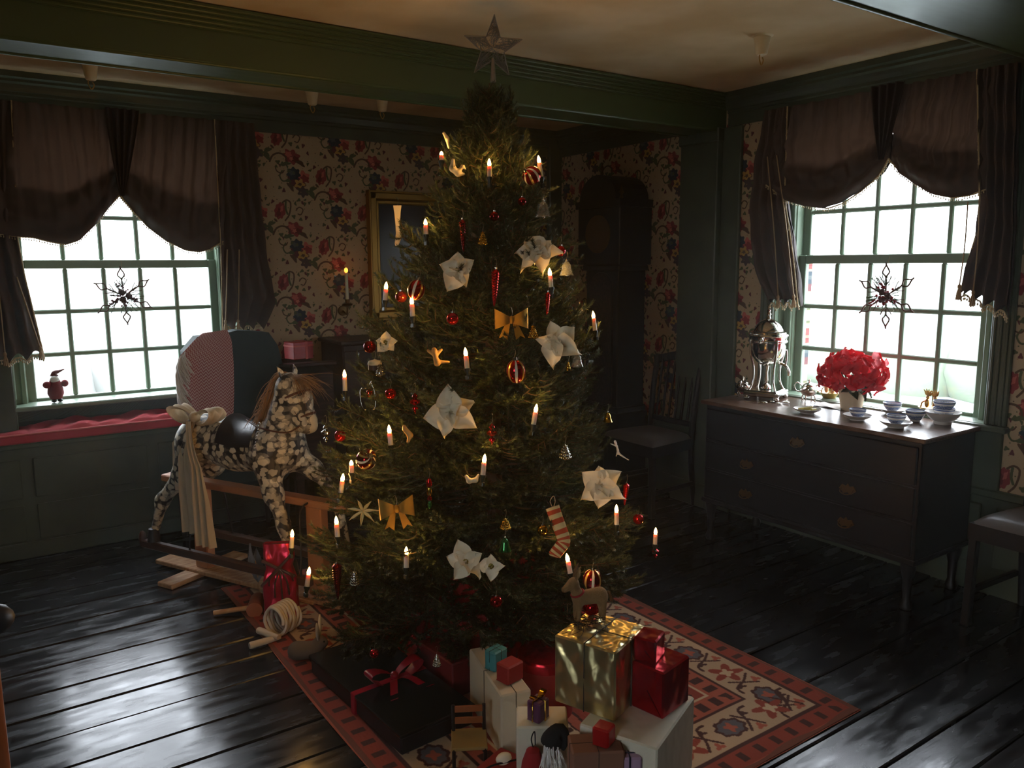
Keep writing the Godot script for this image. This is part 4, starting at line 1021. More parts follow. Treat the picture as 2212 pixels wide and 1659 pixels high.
	for k in 4:
		var p = on_y(1648 + 16 * k, 872 + [0, -2, 3, 0][k], TOP)
		t = thing("teaspoon", ["silver teaspoon nearest the small teapot, first of the row by the urn", "second silver teaspoon from the teapot end of the row by the urn", "third silver teaspoon from the teapot end of the row by the urn", "silver teaspoon nearest the lemon dish, last of the row by the urn"][k], "spoon", p, 0.5, "teaspoons before the urn")
		g = Geo.new(); g.ell(Vector3(0, 0.006, 0), Vector3(0.014, 0.0055, 0.02), Basis(), 12, 8); put("bowl", g, M["silver"], t)
		g = Geo.new(); g.bar(Vector3(0, 0.004, -0.018), Vector3(0, 0.003, -0.11), 0.005, 0.002, 0.0005); put("handle", g, M["silver"], t)
	# lemon dish
	c = on_y(1742, 893, TOP); saucer(c, "shallow glazed dish holding a yellow lemon slice near the chest edge", 0.07, 0.024)
	t = thing("lemon_slice", "pale yellow lemon slices lying in the shallow dish", "lemon", c + Vector3(0.012, 0.012, -0.004))
	g = Geo.new(); var rows := []
	g.lathe([Vector2(0, 0.0), Vector2(0.042, 0.0), Vector2(0.044, 0.004), Vector2(0.042, 0.008), Vector2(0.0, 0.008)], 24, Transform3D(Basis(Vector3.RIGHT, -0.12))); put("slice", g, std("lemon", srgb(222, 208, 120), 0.5), t)
	g = Geo.new(); g.lathe([Vector2(0, 0.0), Vector2(0.036, 0.0), Vector2(0.038, 0.004), Vector2(0.036, 0.008), Vector2(0.0, 0.008)], 24, Transform3D(Basis(Vector3.RIGHT, -0.25), Vector3(-0.01, 0.009, -0.008))); put("slice", g, M["lemon"], t)
	# napkin
	g = Geo.new(); rows = []
	for r in 13:
		var row := PackedVector3Array()
		for k in 13: row.push_back(Vector3(3.78 + 0.1 * r / 12.0, TOP + 0.006 + 0.003 * sin(k * 1.1 + r * 0.7) + 0.004 * pow(r / 12.0, 3), -2.62 + 0.2 * k / 12.0 + 0.03 * r / 12.0))
		rows.push_back(row)
	g.grid(rows, false, false); single("napkin", g, std("linen", srgb(224, 220, 214), 0.9), "folded white linen napkin lying between the lemon dish and the flower pot", "napkin")
	# cups and saucers
	var q = on_y(1850, 908, TOP); saucer(q, "pale saucer under the blue teacup nearest the flower pot", 0.068, 0.026); cup(q + Vector3(0, 0.012, 0), "blue and white teacup nearest the flower pot", 0.041, 0.042)
	q = on_y(1933, 924, TOP); saucer(q, "pale saucer at the chest front edge under a blue teacup", 0.072, 0.028); cup(q + Vector3(0, 0.013, 0), "blue and white teacup at the chest front edge among the cluster", 0.044, 0.046)
	q = on_y(1925, 894, TOP); saucer(q, "pale saucer behind the front teacup in the cluster", 0.062, 0.022); cup(q + Vector3(0, 0.01, 0), "blue and white teacup behind the front one in the cluster", 0.046, 0.046)
	q = on_y(1975, 911, TOP); cup(q, "grey blue footed teacup without a saucer beside the stacked bowls", 0.047, 0.055)
	q = on_y(2034, 916, TOP); saucer(q, "large pale china bowl holding two stacked blue cups", 0.080, 0.058)
	cup(q + Vector3(0.006, 0.026, 0), "lower blue and white cup of the stack in the large bowl", 0.05, 0.05); cup(q + Vector3(0.006, 0.062, 0), "upper blue and white cup of the stack in the large bowl", 0.051, 0.048)
	# poinsettia
	c = Vector3(3.845, TOP, -2.405); t = thing("poinsettia_plant", "full red poinsettia in a cream flowerpot standing before the window", "plant", c)
	g = Geo.new(); g.lathe([Vector2(0, 0), Vector2(0.052, 0.0), Vector2(0.066, 0.09), Vector2(0.072, 0.092), Vector2(0.074, 0.112), Vector2(0.066, 0.112), Vector2(0.06, 0.09), Vector2(0, 0.088)], 32); put("pot", g, std("pot_cream", srgb(226, 206, 172), 0.7), t)
	var red = std("bract_red", srgb(206, 26, 40), 0.6); red.backlight_enabled = true; red.backlight = Color(0.5, 0.06, 0.08)
	var green = std("plant_leaf", srgb(46, 66, 40), 0.5)
	for k in 9:
		var a = k * 2.4; tube_part("stem", [Vector3(0, 0.088, 0), Vector3(cos(a) * 0.03, 0.14, sin(a) * 0.03), Vector3(cos(a) * 0.06, 0.2, sin(a) * 0.06)], 0.003, green, t, 5, 3)
	for k in 170:
		var f = (k + 0.5) / 170.0; var a = k * 2.39996; var el = acos(1 - 1.6 * f); var d = Vector3(sin(el) * cos(a), cos(el), sin(el) * sin(a))
		var p = Vector3(0, 0.18, 0) + d * Vector3(0.15, 0.115, 0.172) * rng.randf_range(0.85, 1.04); if p.y < 0.15: p.y += 0.02
		var b = facing(d + Vector3(rng.randf_range(-0.4, 0.4), rng.randf_range(-0.5, 0.1), rng.randf_range(-0.4, 0.4))) * Basis(Vector3.BACK, rng.randf() * TAU)
		g = Geo.new(); leaf_shape(g, Transform3D(b, p), rng.randf_range(0.06, 0.09), rng.randf_range(0.036, 0.05), 0.014); put("bract", g, red, t)
	for k in 16:
		var a = k * 2.39996; var d = Vector3(cos(a), rng.randf_range(-0.1, 0.3), sin(a))
		g = Geo.new(); leaf_shape(g, Transform3D(facing(d + Vector3(0, 0.9, 0)) * Basis(Vector3.BACK, rng.randf() * TAU), Vector3(cos(a) * 0.05, 0.13, sin(a) * 0.05)), 0.085, 0.045, 0.012); put("leaf", g, green, t)
	# sill ornaments
	t = thing("basket_figure", "small gilt basket figurine on the sill behind the poinsettia", "figurine", Vector3(4.03, 0.833, -2.66)); basket(t, 0)
	t = thing("basket_figure", "small gilt leaf-crested figurine on the sill behind the stacked cups", "figurine", Vector3(4.02, 0.833, -2.075)); basket(t, 1)
	var p = on_z(120, 862, -5.19); p.y = 0.833
	t = thing("gnome_figure", "little red gnome figurine with white beard on the window seat sill", "figurine", p, 0.2)
	g = Geo.new(); g.lathe([Vector2(0, 0.02), Vector2(0.03, 0.02), Vector2(0.042, 0.05), Vector2(0.04, 0.075), Vector2(0.032, 0.11), Vector2(0.022, 0.135), Vector2(0.0, 0.14)], 20); g.ell(Vector3(0.048, 0.105, 0.01), Vector3(0.02, 0.02, 0.02)); g.ell(Vector3(-0.045, 0.105, 0.012), Vector3(0.022, 0.02, 0.02)); put("body", g, std("gnome_red", srgb(132, 30, 34), 0.8), t)
	g = Geo.new(); g.ell(Vector3(-0.004, 0.132, 0.014), Vector3(0.024, 0.022, 0.018)); put("beard", g, std("beard_white", srgb(232, 230, 224), 0.9), t)
	g = Geo.new(); g.tube(smooth_path([Vector3(0, 0.15, 0), Vector3(0.004, 0.168, 0), Vector3(0.03, 0.176, 0), Vector3(0.055, 0.186, 0)], 5), [0.022, 0.021, 0.02, 0.018, 0.016, 0.015, 0.013, 0.011, 0.01, 0.008, 0.007, 0.006, 0.005, 0.004, 0.003, 0.002], 12); put("hat", g, std("gnome_hat", srgb(104, 50, 50), 0.85), t)
	for s in [-1.0, 1.0]:
		g = Geo.new(); g.ell(Vector3(s * 0.016, 0.011, 0.012), Vector3(0.014, 0.011, 0.022)); put("boot", g, M["black_iron"], t)
func basket(t, kind):
	var g := Geo.new(); g.lathe([Vector2(0, 0), Vector2(0.034, 0), Vector2(0.04, 0.012), Vector2(0.056, 0.028), Vector2(0.058, 0.032), Vector2(0.05, 0.03), Vector2(0, 0.02)], 24); put("dish", g, M["brass"], t)
	for k in 2:
		g = Geo.new(); var s = -1.0 if k == 0 else 1.0
		g.ell(Vector3(0, 0.05, s * 0.02), Vector3(0.013, 0.024, 0.012), Basis(), 10, 8); g.ell(Vector3(0.002, 0.08, s * 0.019), Vector3(0.009, 0.011, 0.009), Basis(), 10, 8)
		g.tube(smooth_path([Vector3(0, 0.06, s * 0.03), Vector3(0, 0.05, s * 0.045), Vector3(0, 0.03, s * 0.05)], 4), 0.004, 6)
		if kind == 1:
			for j in 5: leaf_shape(g, Transform3D(Basis(Vector3.RIGHT, s * (0.5 - 0.35 * j)) * Basis(Vector3.UP, PI / 2), Vector3(0, 0.085, s * 0.02)), 0.04, 0.013, 0.004)
		put("figure", g, std("terracotta_gilt", srgb(196, 140, 96), 0.45) if kind == 0 else M["brass"], t)
func leaf_shape(g: Geo, xf: Transform3D, len, wid, cup_, pointed = 1.0):      # a cupped pointed leaf along local +y, face along +z
	var rows := []
	for r in 8:
		var v = r / 7.0; var row := PackedVector3Array(); var w = wid * 0.5 * sin(PI * pow(v, 0.75)) * (1.0 if v < 0.95 else 0.4) + 0.0005
		for k in 5:
			var u = k / 4.0 * 2 - 1
			row.push_back(xf * Vector3(u * w, v * len, cup_ * (abs(u) * 0.7 - 1.6 * v * v + 0.3 * sin(v * 9.0 + u * 2.0) * abs(u))))
		rows.push_back(row)
	g.grid(rows, false, false)

# ---------------------------------------------------------------- soft bodies: tapered bones joined and meshed as one skin
func skin(bones, cell, k) -> Geo:
	var lo = Vector3.ONE * 99; var hi = -lo
	for b in bones:
		var r = max(b[2], b[3]) + cell * 3
		for q in [b[0], b[1]]: lo = lo.min(q - Vector3.ONE * r); hi = hi.max(q + Vector3.ONE * r)
	var n = ((hi - lo) / cell).ceil(); var nx = int(n.x) + 1; var ny = int(n.y) + 1; var nz = int(n.z) + 1
	var f := PackedFloat32Array(); f.resize(nx * ny * nz); f.fill(9.0)
	for b in bones:
		var r = max(b[2], b[3]) + cell * 2 + k; var a = b[0]; var ab = b[1] - b[0]; var l2 = max(ab.length_squared(), 1e-9)
		var p0 = ((b[0].min(b[1]) - Vector3.ONE * r - lo) / cell).floor().max(Vector3.ZERO); var p1 = ((b[0].max(b[1]) + Vector3.ONE * r - lo) / cell).ceil()
		for z in range(int(p0.z), min(int(p1.z) + 1, nz)):
			for y in range(int(p0.y), min(int(p1.y) + 1, ny)):
				for x in range(int(p0.x), min(int(p1.x) + 1, nx)):
					var p = lo + Vector3(x, y, z) * cell - a
					var t = clampf(p.dot(ab) / l2, 0, 1)
					var d = (p - ab * t).length() - lerpf(b[2], b[3], t)
					var i = x + nx * (y + ny * z); var o = f[i]
					if o > 8.0: f[i] = d
					else:
						var h = maxf(k - absf(o - d), 0.0) / k; f[i] = minf(o, d) - h * h * k * 0.25
	var g := Geo.new(); var id := {}
	var off := [0, 1, nx, nx + 1, nx * ny, nx * ny + 1, nx * ny + nx, nx * ny + nx + 1]
	for z in range(1, nz - 2):
		for y in range(1, ny - 2):
			for x in range(1, nx - 2):
				var i = x + nx * (y + ny * z); var neg = 0
				if f[i] > cell * 2.5: continue
				for o in off: if f[i + o] < 0: neg += 1
				if neg == 0 or neg == 8: continue
				var s = Vector3.ZERO; var c = 0
				for e in [[0, 1], [2, 3], [4, 5], [6, 7], [0, 2], [1, 3], [4, 6], [5, 7], [0, 4], [1, 5], [2, 6], [3, 7]]:
					var a = f[i + off[e[0]]]; var b = f[i + off[e[1]]]
					if (a < 0) != (b < 0):
						var t = a / (a - b); var pa = Vector3(e[0] & 1, (e[0] >> 1) & 1, e[0] >> 2); var pb = Vector3(e[1] & 1, (e[1] >> 1) & 1, e[1] >> 2)
						s += pa.lerp(pb, t); c += 1
				var nn = Vector3(f[i + 1] - f[i] + f[i + nx + 1] - f[i + nx] + f[i + nx * ny + 1] - f[i + nx * ny], f[i + nx] - f[i] + f[i + nx + 1] - f[i + 1] + f[i + nx * ny + nx] - f[i + nx * ny], f[i + nx * ny] - f[i] + f[i + nx * ny + 1] - f[i + 1] + f[i + nx * ny + nx] - f[i + nx])
				id[i] = g.vert(lo + (Vector3(x, y, z) + s / c) * cell, nn.normalized(), Vector2.ZERO)
	for i in id:
		for e in [[1, nx, nx * ny], [nx, nx * ny, 1], [nx * ny, 1, nx]]:
			if (f[i] < 0) != (f[i + e[0]] < 0) and id.has(i - e[1]) and id.has(i - e[2]) and id.has(i - e[1] - e[2]):
				g.tri(id[i], id[i - e[1]], id[i - e[1] - e[2]]); g.tri(id[i], id[i - e[1] - e[2]], id[i - e[2]])
	return g
func hair(g: Geo, root, dir, len, droop, r, n = 5):
	var pts := []
	for k in n:
		var t = k / float(n - 1); pts.push_back(root + dir * len * t + Vector3(0, -droop * t * t, 0) + Vector3(rng.randf_range(-1, 1), rng.randf_range(-1, 1), rng.randf_range(-1, 1)) * 0.008 * t)
	var p = smooth_path(pts, 2); var rr := []
	for k in p.size(): rr.push_back(r * (1.0 - 0.85 * k / (p.size() - 1.0)))
	g.tube(p, rr, 4, false)
func build_horse():
	var t = thing("rocking_horse", "dappled black and cream rocking horse on a pale wooden swing stand", "rocking horse", Vector3(0.93, 0, -4.2), -1.094)
	var pine = M["pine"]; var g := Geo.new()
	g = Geo.new(); g.box(Vector3(0.32, 0.029, 0), Vector3(1.28, 0.024, 0.125), 0.004); put("base_board", g, pine, t)
	for x in [-0.03, 0.74]:
		g = Geo.new(); g.box(Vector3(x, 0.0125 if x < 0 else 0.022, -0.015 if x < 0 else -0.1), Vector3(0.11, 0.024 if x < 0 else 0.02, 0.50 if x < 0 else 0.34), 0.004); put("cross_board", g, pine, t)
	for x in [0.0, 0.78]:
		g = Geo.new(); g.box(Vector3(x, 0.26, 0), Vector3(0.095, 0.44, 0.055), 0.006); put("post", g, std("red_pine", srgb(186, 124, 80), 0.5), t)
	g = Geo.new(); g.box(Vector3(0.37, 0.495, 0), Vector3(1.26, 0.036, 0.075), 0.006); put("top_beam", g, M["red_pine"], t)
	for s in [-1.0, 1.0]:
		g = Geo.new(); g.box(Vector3(0.28, 0.165, s * 0.14), Vector3(1.16, 0.042, 0.036), 0.006)
		g.ell(Vector3(-0.30, 0.185, s * 0.14), Vector3(0.022, 0.045, 0.02), Basis(), 10, 8); put("rail", g, M["dark_oak"], t)
		for x in [0.02, 0.76]:
			g = Geo.new(); g.tube(smooth_path([Vector3(x, 0.50, s * 0.03), Vector3(x + 0.01, 0.47, s * 0.1), Vector3(x + 0.03, 0.3, s * 0.125), Vector3(x + 0.035, 0.18, s * 0.14)], 4), 0.005, 6); put("swing_iron", g, M["black_iron"], t)
	var v = func(x, y, z): return Vector3(x, y, z)
	var bones := [[v.call(0.08, 0.735, 0), v.call(0.30, 0.72, 0), 0.125, 0.118], [v.call(0.30, 0.72, 0), v.call(0.56, 0.735, 0), 0.118, 0.128], [v.call(0.06, 0.74, 0.05), v.call(0.10, 0.70, 0.05), 0.10, 0.09], [v.call(0.06, 0.74, -0.05), v.call(0.10, 0.70, -0.05), 0.10, 0.09],
		[v.call(0.57, 0.78, 0), v.call(0.63, 0.92, 0), 0.105, 0.075], [v.call(0.63, 0.92, 0), v.call(0.655, 1.03, 0), 0.075, 0.062],
		[v.call(0.655, 1.035, 0), v.call(0.70, 0.985, 0), 0.062, 0.056], [v.call(0.70, 0.985, 0), v.call(0.745, 0.885, 0.0), 0.054, 0.038], [v.call(0.745, 0.885, 0), v.call(0.755, 0.862, 0), 0.038, 0.036], [v.call(0.675, 0.96, 0), v.call(0.725, 0.868, 0), 0.045, 0.026]]
	for s in [-1.0, 1.0]:
		bones.append_array([[v.call(0.06, 0.70, 0.075 * s), v.call(0.0, 0.57, 0.09 * s), 0.085, 0.056], [v.call(0.0, 0.57, 0.09 * s), v.call(-0.165, 0.405, 0.105 * s), 0.05, 0.03], [v.call(-0.165, 0.405, 0.105 * s), v.call(-0.205, 0.255, 0.13 * s), 0.03, 0.021]])
		if s > 0: bones.append_array([[v.call(0.55, 0.69, 0.075), v.call(0.60, 0.535, 0.09), 0.072, 0.042], [v.call(0.60, 0.535, 0.09), v.call(0.675, 0.40, 0.11), 0.04, 0.026], [v.call(0.675, 0.40, 0.11), v.call(0.725, 0.25, 0.13), 0.026, 0.02]])
		else: bones.append_array([[v.call(0.57, 0.69, -0.075), v.call(0.69, 0.63, -0.085), 0.07, 0.04], [v.call(0.69, 0.63, -0.085), v.call(0.80, 0.52, -0.11), 0.038, 0.026], [v.call(0.80, 0.52, -0.11), v.call(0.84, 0.26, -0.135), 0.026, 0.02]])
	var coat = std("dapple", Color.WHITE, 0.5)
	coat.albedo_texture = noise_tex(0.03, FastNoiseLite.TYPE_CELLULAR, 1, 512, [[0.0, 0.36, 0.41, 1.0], [srgb(232, 220, 192), srgb(232, 220, 192), srgb(38, 36, 36), srgb(30, 28, 30)]], false, 4.0, 5)
	coat.albedo_texture.noise.domain_warp_enabled = true; coat.albedo_texture.noise.domain_warp_amplitude = 18.0; coat.albedo_texture.noise.domain_warp_frequency = 0.03
	coat.uv1_triplanar = true; coat.uv1_scale = Vector3.ONE * 1.9
	put("body", skin(bones, 0.0115, 0.045), coat, t)
	for q in [[-0.212, 0.225, 0.138, 1.0], [-0.212, 0.225, -0.138, 1.0], [0.74, 0.222, 0.138, 1.0], [0.85, 0.222, -0.14, 1.0]]:
		g = Geo.new(); g.lathe([Vector2(0, -0.036), Vector2(0.034, -0.036), Vector2(0.024, 0.03), Vector2(0.0, 0.034)], 14, Transform3D(Basis(), Vector3(q[0], q[1], q[2]))); put("hoof", g, M["black_wood"], t)
	# cream face
	var face := [[v.call(0.705, 0.99, 0), v.call(0.757, 0.885, 0), 0.046, 0.034], [v.call(0.757, 0.885, 0), v.call(0.766, 0.86, 0), 0.035, 0.033]]
	put("face", skin(face, 0.008, 0.02), std("face_cream", srgb(226, 210, 176), 0.5), t)
	for s in [-1.0, 1.0]:
		g = Geo.new(); g.ell(Vector3(0.715, 0.985, s * 0.046), Vector3(0.012, 0.012, 0.008)); put("eye", g, std("eye_black", srgb(16, 14, 14), 0.1), t)
		g = Geo.new(); leaf_shape(g, Transform3D(Basis(Vector3.RIGHT, s * 0.25) * Basis(Vector3.UP, PI / 2), Vector3(0.64, 1.075, s * 0.038)), 0.065, 0.034, 0.01); put("ear", g, coat, t)
		g = Geo.new(); g.ell(Vector3(0.781, 0.868, s * 0.018), Vector3(0.006, 0.007, 0.006)); put("nostril", g, M["eye_black"], t)
	# bridle, saddle
	g = Geo.new()
	for q in [[0.742, 0.905, 0.041], [0.69, 1.0, 0.064]]:
		var ring := PackedVector3Array(); var ax = Vector3(0.42, -0.9, 0).normalized(); var e1 = Vector3(0.9, 0.42, 0).normalized()
		for k in 21: ring.push_back(Vector3(q[0], q[1], 0) + (e1 * cos(TAU * k / 20) + Vector3.BACK * sin(TAU * k / 20)) * q[2] * 1.08)
		g.tube(ring, 0.006, 6, false)
	for s in [-1.0, 1.0]:
		g.tube(smooth_path([Vector3(0.66, 1.08, s * 0.03), Vector3(0.69, 1.0, s * 0.064), Vector3(0.735, 0.915, s * 0.048), Vector3(0.745, 0.87, s * 0.042)], 4), 0.0055, 6)
		g.tube(smooth_path([Vector3(0.745, 0.87, s * 0.042), Vector3(0.70, 0.84, s * 0.09), Vector3(0.55, 0.85, s * 0.1), Vector3(0.42, 0.87, s * 0.06)], 4), 0.004, 6)
	put("bridle", g, std("leather", srgb(92, 58, 40), 0.5), t)
	g = Geo.new(); var rows := []
	for r in 17:
		var a = lerpf(-1.35, 1.35, r / 16.0); var row := PackedVector3Array()
		for k in 13:
			var u = k / 12.0; row.push_back(Vector3(lerpf(0.27, 0.50, u), 0.722 + cos(a) * (0.128 + 0.03 * pow(abs(2 * u - 1), 2.0)), sin(a) * 0.132))
		rows.push_back(row)
	g.grid(rows, false, false); put("saddle", g, std("saddle_black", srgb(40, 36, 36), 0.4), t)
	g = Geo.new()
	for k in 9: g.ell(Vector3(0.525 + 0.002 * k, 0.865 - 0.014 * k, 0.075 + 0.007 * k), Vector3(0.008, 0.008, 0.008), Basis(), 8, 6)
	put("bead_rein", g, M["silver"], t)
	# mane, forelock, tail
	g = Geo.new()
	for k in 260:
		var f = rng.randf(); var root = Vector3(0.50, 0.88, 0).lerp(Vector3(0.65, 1.095, 0), f) + Vector3(-0.015 + 0.05 * sin(f * 3.0) * 0.2, 0, rng.randf_range(-0.015, 0.015))
		var sd = 1.0 if rng.randf() < 0.7 else -1.0
		hair(g, root + Vector3(-0.01, 0.01, 0), Vector3(rng.randf_range(-0.75, -0.1), rng.randf_range(0.1, 0.5), sd * rng.randf_range(0.3, 0.9)), rng.randf_range(0.08, 0.13), rng.randf_range(0.12, 0.22), 0.0024)
	put("mane", g, std("hair_tan", srgb(168, 130, 88), 0.6), t)
	g = Geo.new()
	for k in 130: hair(g, Vector3(0.67, 1.09, rng.randf_range(-0.02, 0.02)), Vector3(rng.randf_range(0.4, 1.0), rng.randf_range(-0.25, 0.25), rng.randf_range(-0.5, 0.5)), rng.randf_range(0.1, 0.2), rng.randf_range(0.02, 0.12), 0.0022)
	put("forelock", g, M["hair_tan"], t)
	g = Geo.new()
	for k in 110: hair(g, Vector3(-0.035, 0.80, rng.randf_range(-0.015, 0.015)), Vector3(rng.randf_range(-0.3, -0.12), rng.randf_range(-0.2, 0.2), rng.randf_range(-0.12, 0.12)), rng.randf_range(0.25, 0.34), rng.randf_range(0.24, 0.34), 0.0022, 6)
	put("tail", g, std("hair_straw", srgb(196, 172, 104), 0.6), t)
	# cream gauze bow tied over the rump
	var cloth = std("gauze", srgb(214, 192, 156), 0.9); cloth.backlight_enabled = true; cloth.backlight = Color(0.3, 0.27, 0.22)
	var sash = thing("cloth_bow", "large cream gauze bow tied round the rump of the rocking horse", "bow", t.transform * Vector3(0.11, 0.85, 0.08), -1.094)
	for s in [-1.0, 1.0]:
		g = Geo.new(); rows = []
		for r in 19:
			var w = TAU * r / 18.0; var row := PackedVector3Array()
			for k in 9:
				var u = k / 8.0 * 2 - 1; var pinch = 0.35 + 0.65 * (1 - cos(w)) / 2
				row.push_back(Vector3(s * 0.075 * (1 - cos(w)) , 0.035 * sin(w) + 0.02 * (1 - cos(w)) + 0.012 * sin(u * 7.0) * pinch, 0.055 * u * pinch + 0.01))
			rows.push_back(row)
		g.grid(rows); put("loop", g, cloth, sash)
	g = Geo.new(); g.ell(Vector3(0, 0.015, 0.02), Vector3(0.025, 0.028, 0.03)); put("knot", g, cloth, sash)
	for q in [[-0.035, 0.13, 0.56, 0.03], [0.085, 0.11, 0.60, 0.06], [-0.115, 0.10, 0.36, 0.0]]:
		g = Geo.new(); rows = []
		for r in 31:
			var f = r / 30.0; var row := PackedVector3Array()
			for k in 17:
				var u = k / 16.0 * 2 - 1
				row.push_back(Vector3(q[0] * minf(1.0, f * 3.0) + u * q[1] * 0.5 * (0.35 + 0.65 * minf(1.0, f * 1.6)) + 0.05 * f, -q[2] * f, q[3] + 0.055 * sin(minf(1.0, f * 3.0) * PI / 2) + 0.012 * sin(u * 8.0 + f * 3.0) * (0.4 + f)))
			rows.push_back(row)
		g.grid(rows, false, true); put("tail", g, cloth, sash)
	# croquet mallet and feather shuttle beside the stand
	var a = on_y(460, 1325, 0.014); var b = on_y(552, 1311, 0.03)
	t = thing("toy_mallet", "wooden toy mallet lying on the floor in front of the rocking horse stand", "mallet", a)
	g = Geo.new(); g.tube(PackedVector3Array([Vector3.ZERO, b - a]), 0.0115, 12); put("handle", g, M["pine"], t)
	g = Geo.new(); var ac = (b - a).cross(Vector3.UP).normalized(); g.tube(PackedVector3Array([b - a - ac * 0.06 + Vector3(0, 0.008, 0), b - a + ac * 0.06 + Vector3(0, 0.008, 0)]), 0.036, 20); put("head", g, M["oak"], t)
	a = on_y(557, 1291, 0.0)
	t = thing("feather_stick", "grey feather on a thin stick standing between the horse stand and the pink parcel", "feather", a)
	g = Geo.new(); g.tube(PackedVector3Array([Vector3(0.01, 0.0, 0.0), Vector3(0.0, 0.18, -0.02)]), 0.003, 6); put("stick", g, M["pine"], t)
	g = Geo.new(); leaf_shape(g, Transform3D(facing(EYE - a), Vector3(0.002, 0.075, 0)), 0.17, 0.055, 0.02); leaf_shape(g, Transform3D(facing(EYE - a + Vector3(2, 0, 0)), Vector3(-0.004, 0.10, 0)), 0.17, 0.04, -0.02); put("feather", g, std("feather_grey", srgb(126, 132, 138), 0.8), t)

# ---------------------------------------------------------------- rug, cloth and parcels round the foot of the tree
func foil(key, color, metal, rough, bump) -> StandardMaterial3D:
	if M.has(key): return M[key]
	var m = std(key, color, rough, metal); m.heightmap_enabled = true
	if not M.has("crumple"): M["crumple"] = noise_tex(0.012, FastNoiseLite.TYPE_SIMPLEX, 2, 512, null, false, 4.0, 21)
	m.heightmap_texture = M["crumple"]; m.heightmap_scale = bump; m.uv1_triplanar = true; m.uv1_scale = Vector3(1.7, 1.1, 1.7)
	return m
func parcel(called, label, c, size, turn, mat, string_mat = null, string_r = 0.0014):      # c is the middle of its underside
	var t = thing(called, label, "gift", c, turn)
	var g := Geo.new(); g.box(Vector3(0, size.y / 2, 0), size, 0.005); put("box", g, mat, t)
	# folded paper ends
	for s in [-1.0, 1.0]:
		g = Geo.new(); var x = s * (size.x / 2 + 0.0008)
		g.flat([Vector3(x, size.y * 0.04, -size.z * 0.46), Vector3(x, size.y * 0.04, size.z * 0.46), Vector3(x + s * 0.002, size.y * 0.5, 0)], Vector3(s, 0, 0))
		put("paper_fold", g, mat, t)
	if string_mat != null:
		var h = size / 2.0; var e = string_r * 0.6
		g = Geo.new()
		g.tube(PackedVector3Array([Vector3(0, e, h.z + e), Vector3(0, size.y + e, h.z + e), Vector3(0, size.y + e, -h.z - e), Vector3(0, e, -h.z - e)]), string_r, 5)
		g.tube(PackedVector3Array([Vector3(h.x + e, e, 0), Vector3(h.x + e, size.y + e, 0), Vector3(-h.x - e, size.y + e, 0), Vector3(-h.x - e, e, 0)]), string_r, 5)
		put("string", g, string_mat, t)
	return t
func bow_on(t, at_, s, mat, tails = true):
	for e in [-1.0, 1.0]:
		var g := Geo.new(); var rows := []
		for r in 15:
			var w = TAU * r / 14.0; var row := PackedVector3Array()
			for k in 5:
				var u = k / 4.0 * 2 - 1; row.push_back(at_ + Vector3(e * s * (1 - cos(w)) * 0.5, s * (0.22 * sin(w) + 0.2 * (1 - cos(w))), s * 0.28 * u * (0.4 + 0.3 * (1 - cos(w)))))
			rows.push_back(row)
		g.grid(rows); put("loop", g, mat, t)
		if tails:
			g = Geo.new(); rows = []
			for r in 9:
				var f = r / 8.0; var row := PackedVector3Array()
				for k in 5:
					var u = k / 4.0 * 2 - 1; row.push_back(at_ + Vector3(e * s * (0.15 + 0.55 * f) + u * s * 0.14, s * (0.08 - 0.05 * f + 0.07 * sin(f * 6.0)), s * (0.2 + 1.0 * f)))
				rows.push_back(row)
			g.grid(rows); put("ribbon_tail", g, mat, t)
	var g2 := Geo.new(); g2.ell(at_ + Vector3(0, s * 0.1, 0), Vector3(s * 0.14, s * 0.14, s * 0.16)); put("knot", g2, mat, t)
func build_rug():
	var g := Geo.new(); var rows := []; var x0 = 0.937; var x1 = 2.535; var z0 = -3.95; var z1 = -1.478
	for r in 61:
		var row := PackedVector3Array()
		for k in 41:
			var u = k / 40.0; var v = r / 60.0; var edge = min(min(u, 1 - u) * 1.6, min(v, 1 - v) * 2.5)
			row.push_back(Vector3(lerpf(x0, x1, u) + 0.006 * sin(v * 9.0) * (1 if u > 0.97 or u < 0.03 else 0), 0.009 * clampf(edge / 0.006, 0.25, 1.0) + 0.0012 * sin(u * 31.0) * sin(v * 27.0), lerpf(z0, z1, v)))
		rows.push_back(row)
	g.grid(rows, false, true)
	var m = std("rug_pile", Color.WHITE, 0.95); m.albedo_texture = ImageTexture.create_from_image(rug_image()); m.heightmap_enabled = true; m.heightmap_texture = noise_tex(0.2, FastNoiseLite.TYPE_SIMPLEX, 2, 512); m.heightmap_scale = 0.12
	var rug = single("rug", g, m, "worn red and cream oriental rug under the christmas tree", "rug")
	g = Geo.new(); g.span(Vector3(x0 + 0.003, 0.001, z0 + 0.003), Vector3(x1 - 0.003, 0.006, z1 - 0.003), 0.001); put("backing", g, std("rug_back", srgb(120, 70, 54), 0.95), rug)
	# red cloth over the tree's foot
	g = Geo.new(); rows = []
	for r in 25:
		var f = r / 24.0; var row := PackedVector3Array()
		for k in 97:
			var w = TAU * (k % 96) / 96.0; var wave = 0.5 + 0.5 * sin(w * 9.0 + 1.3 * sin(w * 2.0))
			var rad = lerpf(0.05, 0.40, pow(f, 0.9)) * (1.0 + 0.16 * wave * f) ; var y = 0.36 - 0.10 * f - 0.245 * pow(f, 3.0) + 0.045 * (1 - wave) * f * (1 - f) * 3.0
			row.push_back(Vector3(TREE.x + rad * cos(w), max(y, 0.012), TREE.z - rad * sin(w)))
		rows.push_back(row)
	g.grid(rows, true, true); single("tree_skirt", g, std("skirt_red", srgb(170, 30, 34), 0.75), "crumpled red cloth draped over the foot of the christmas tree", "cloth")
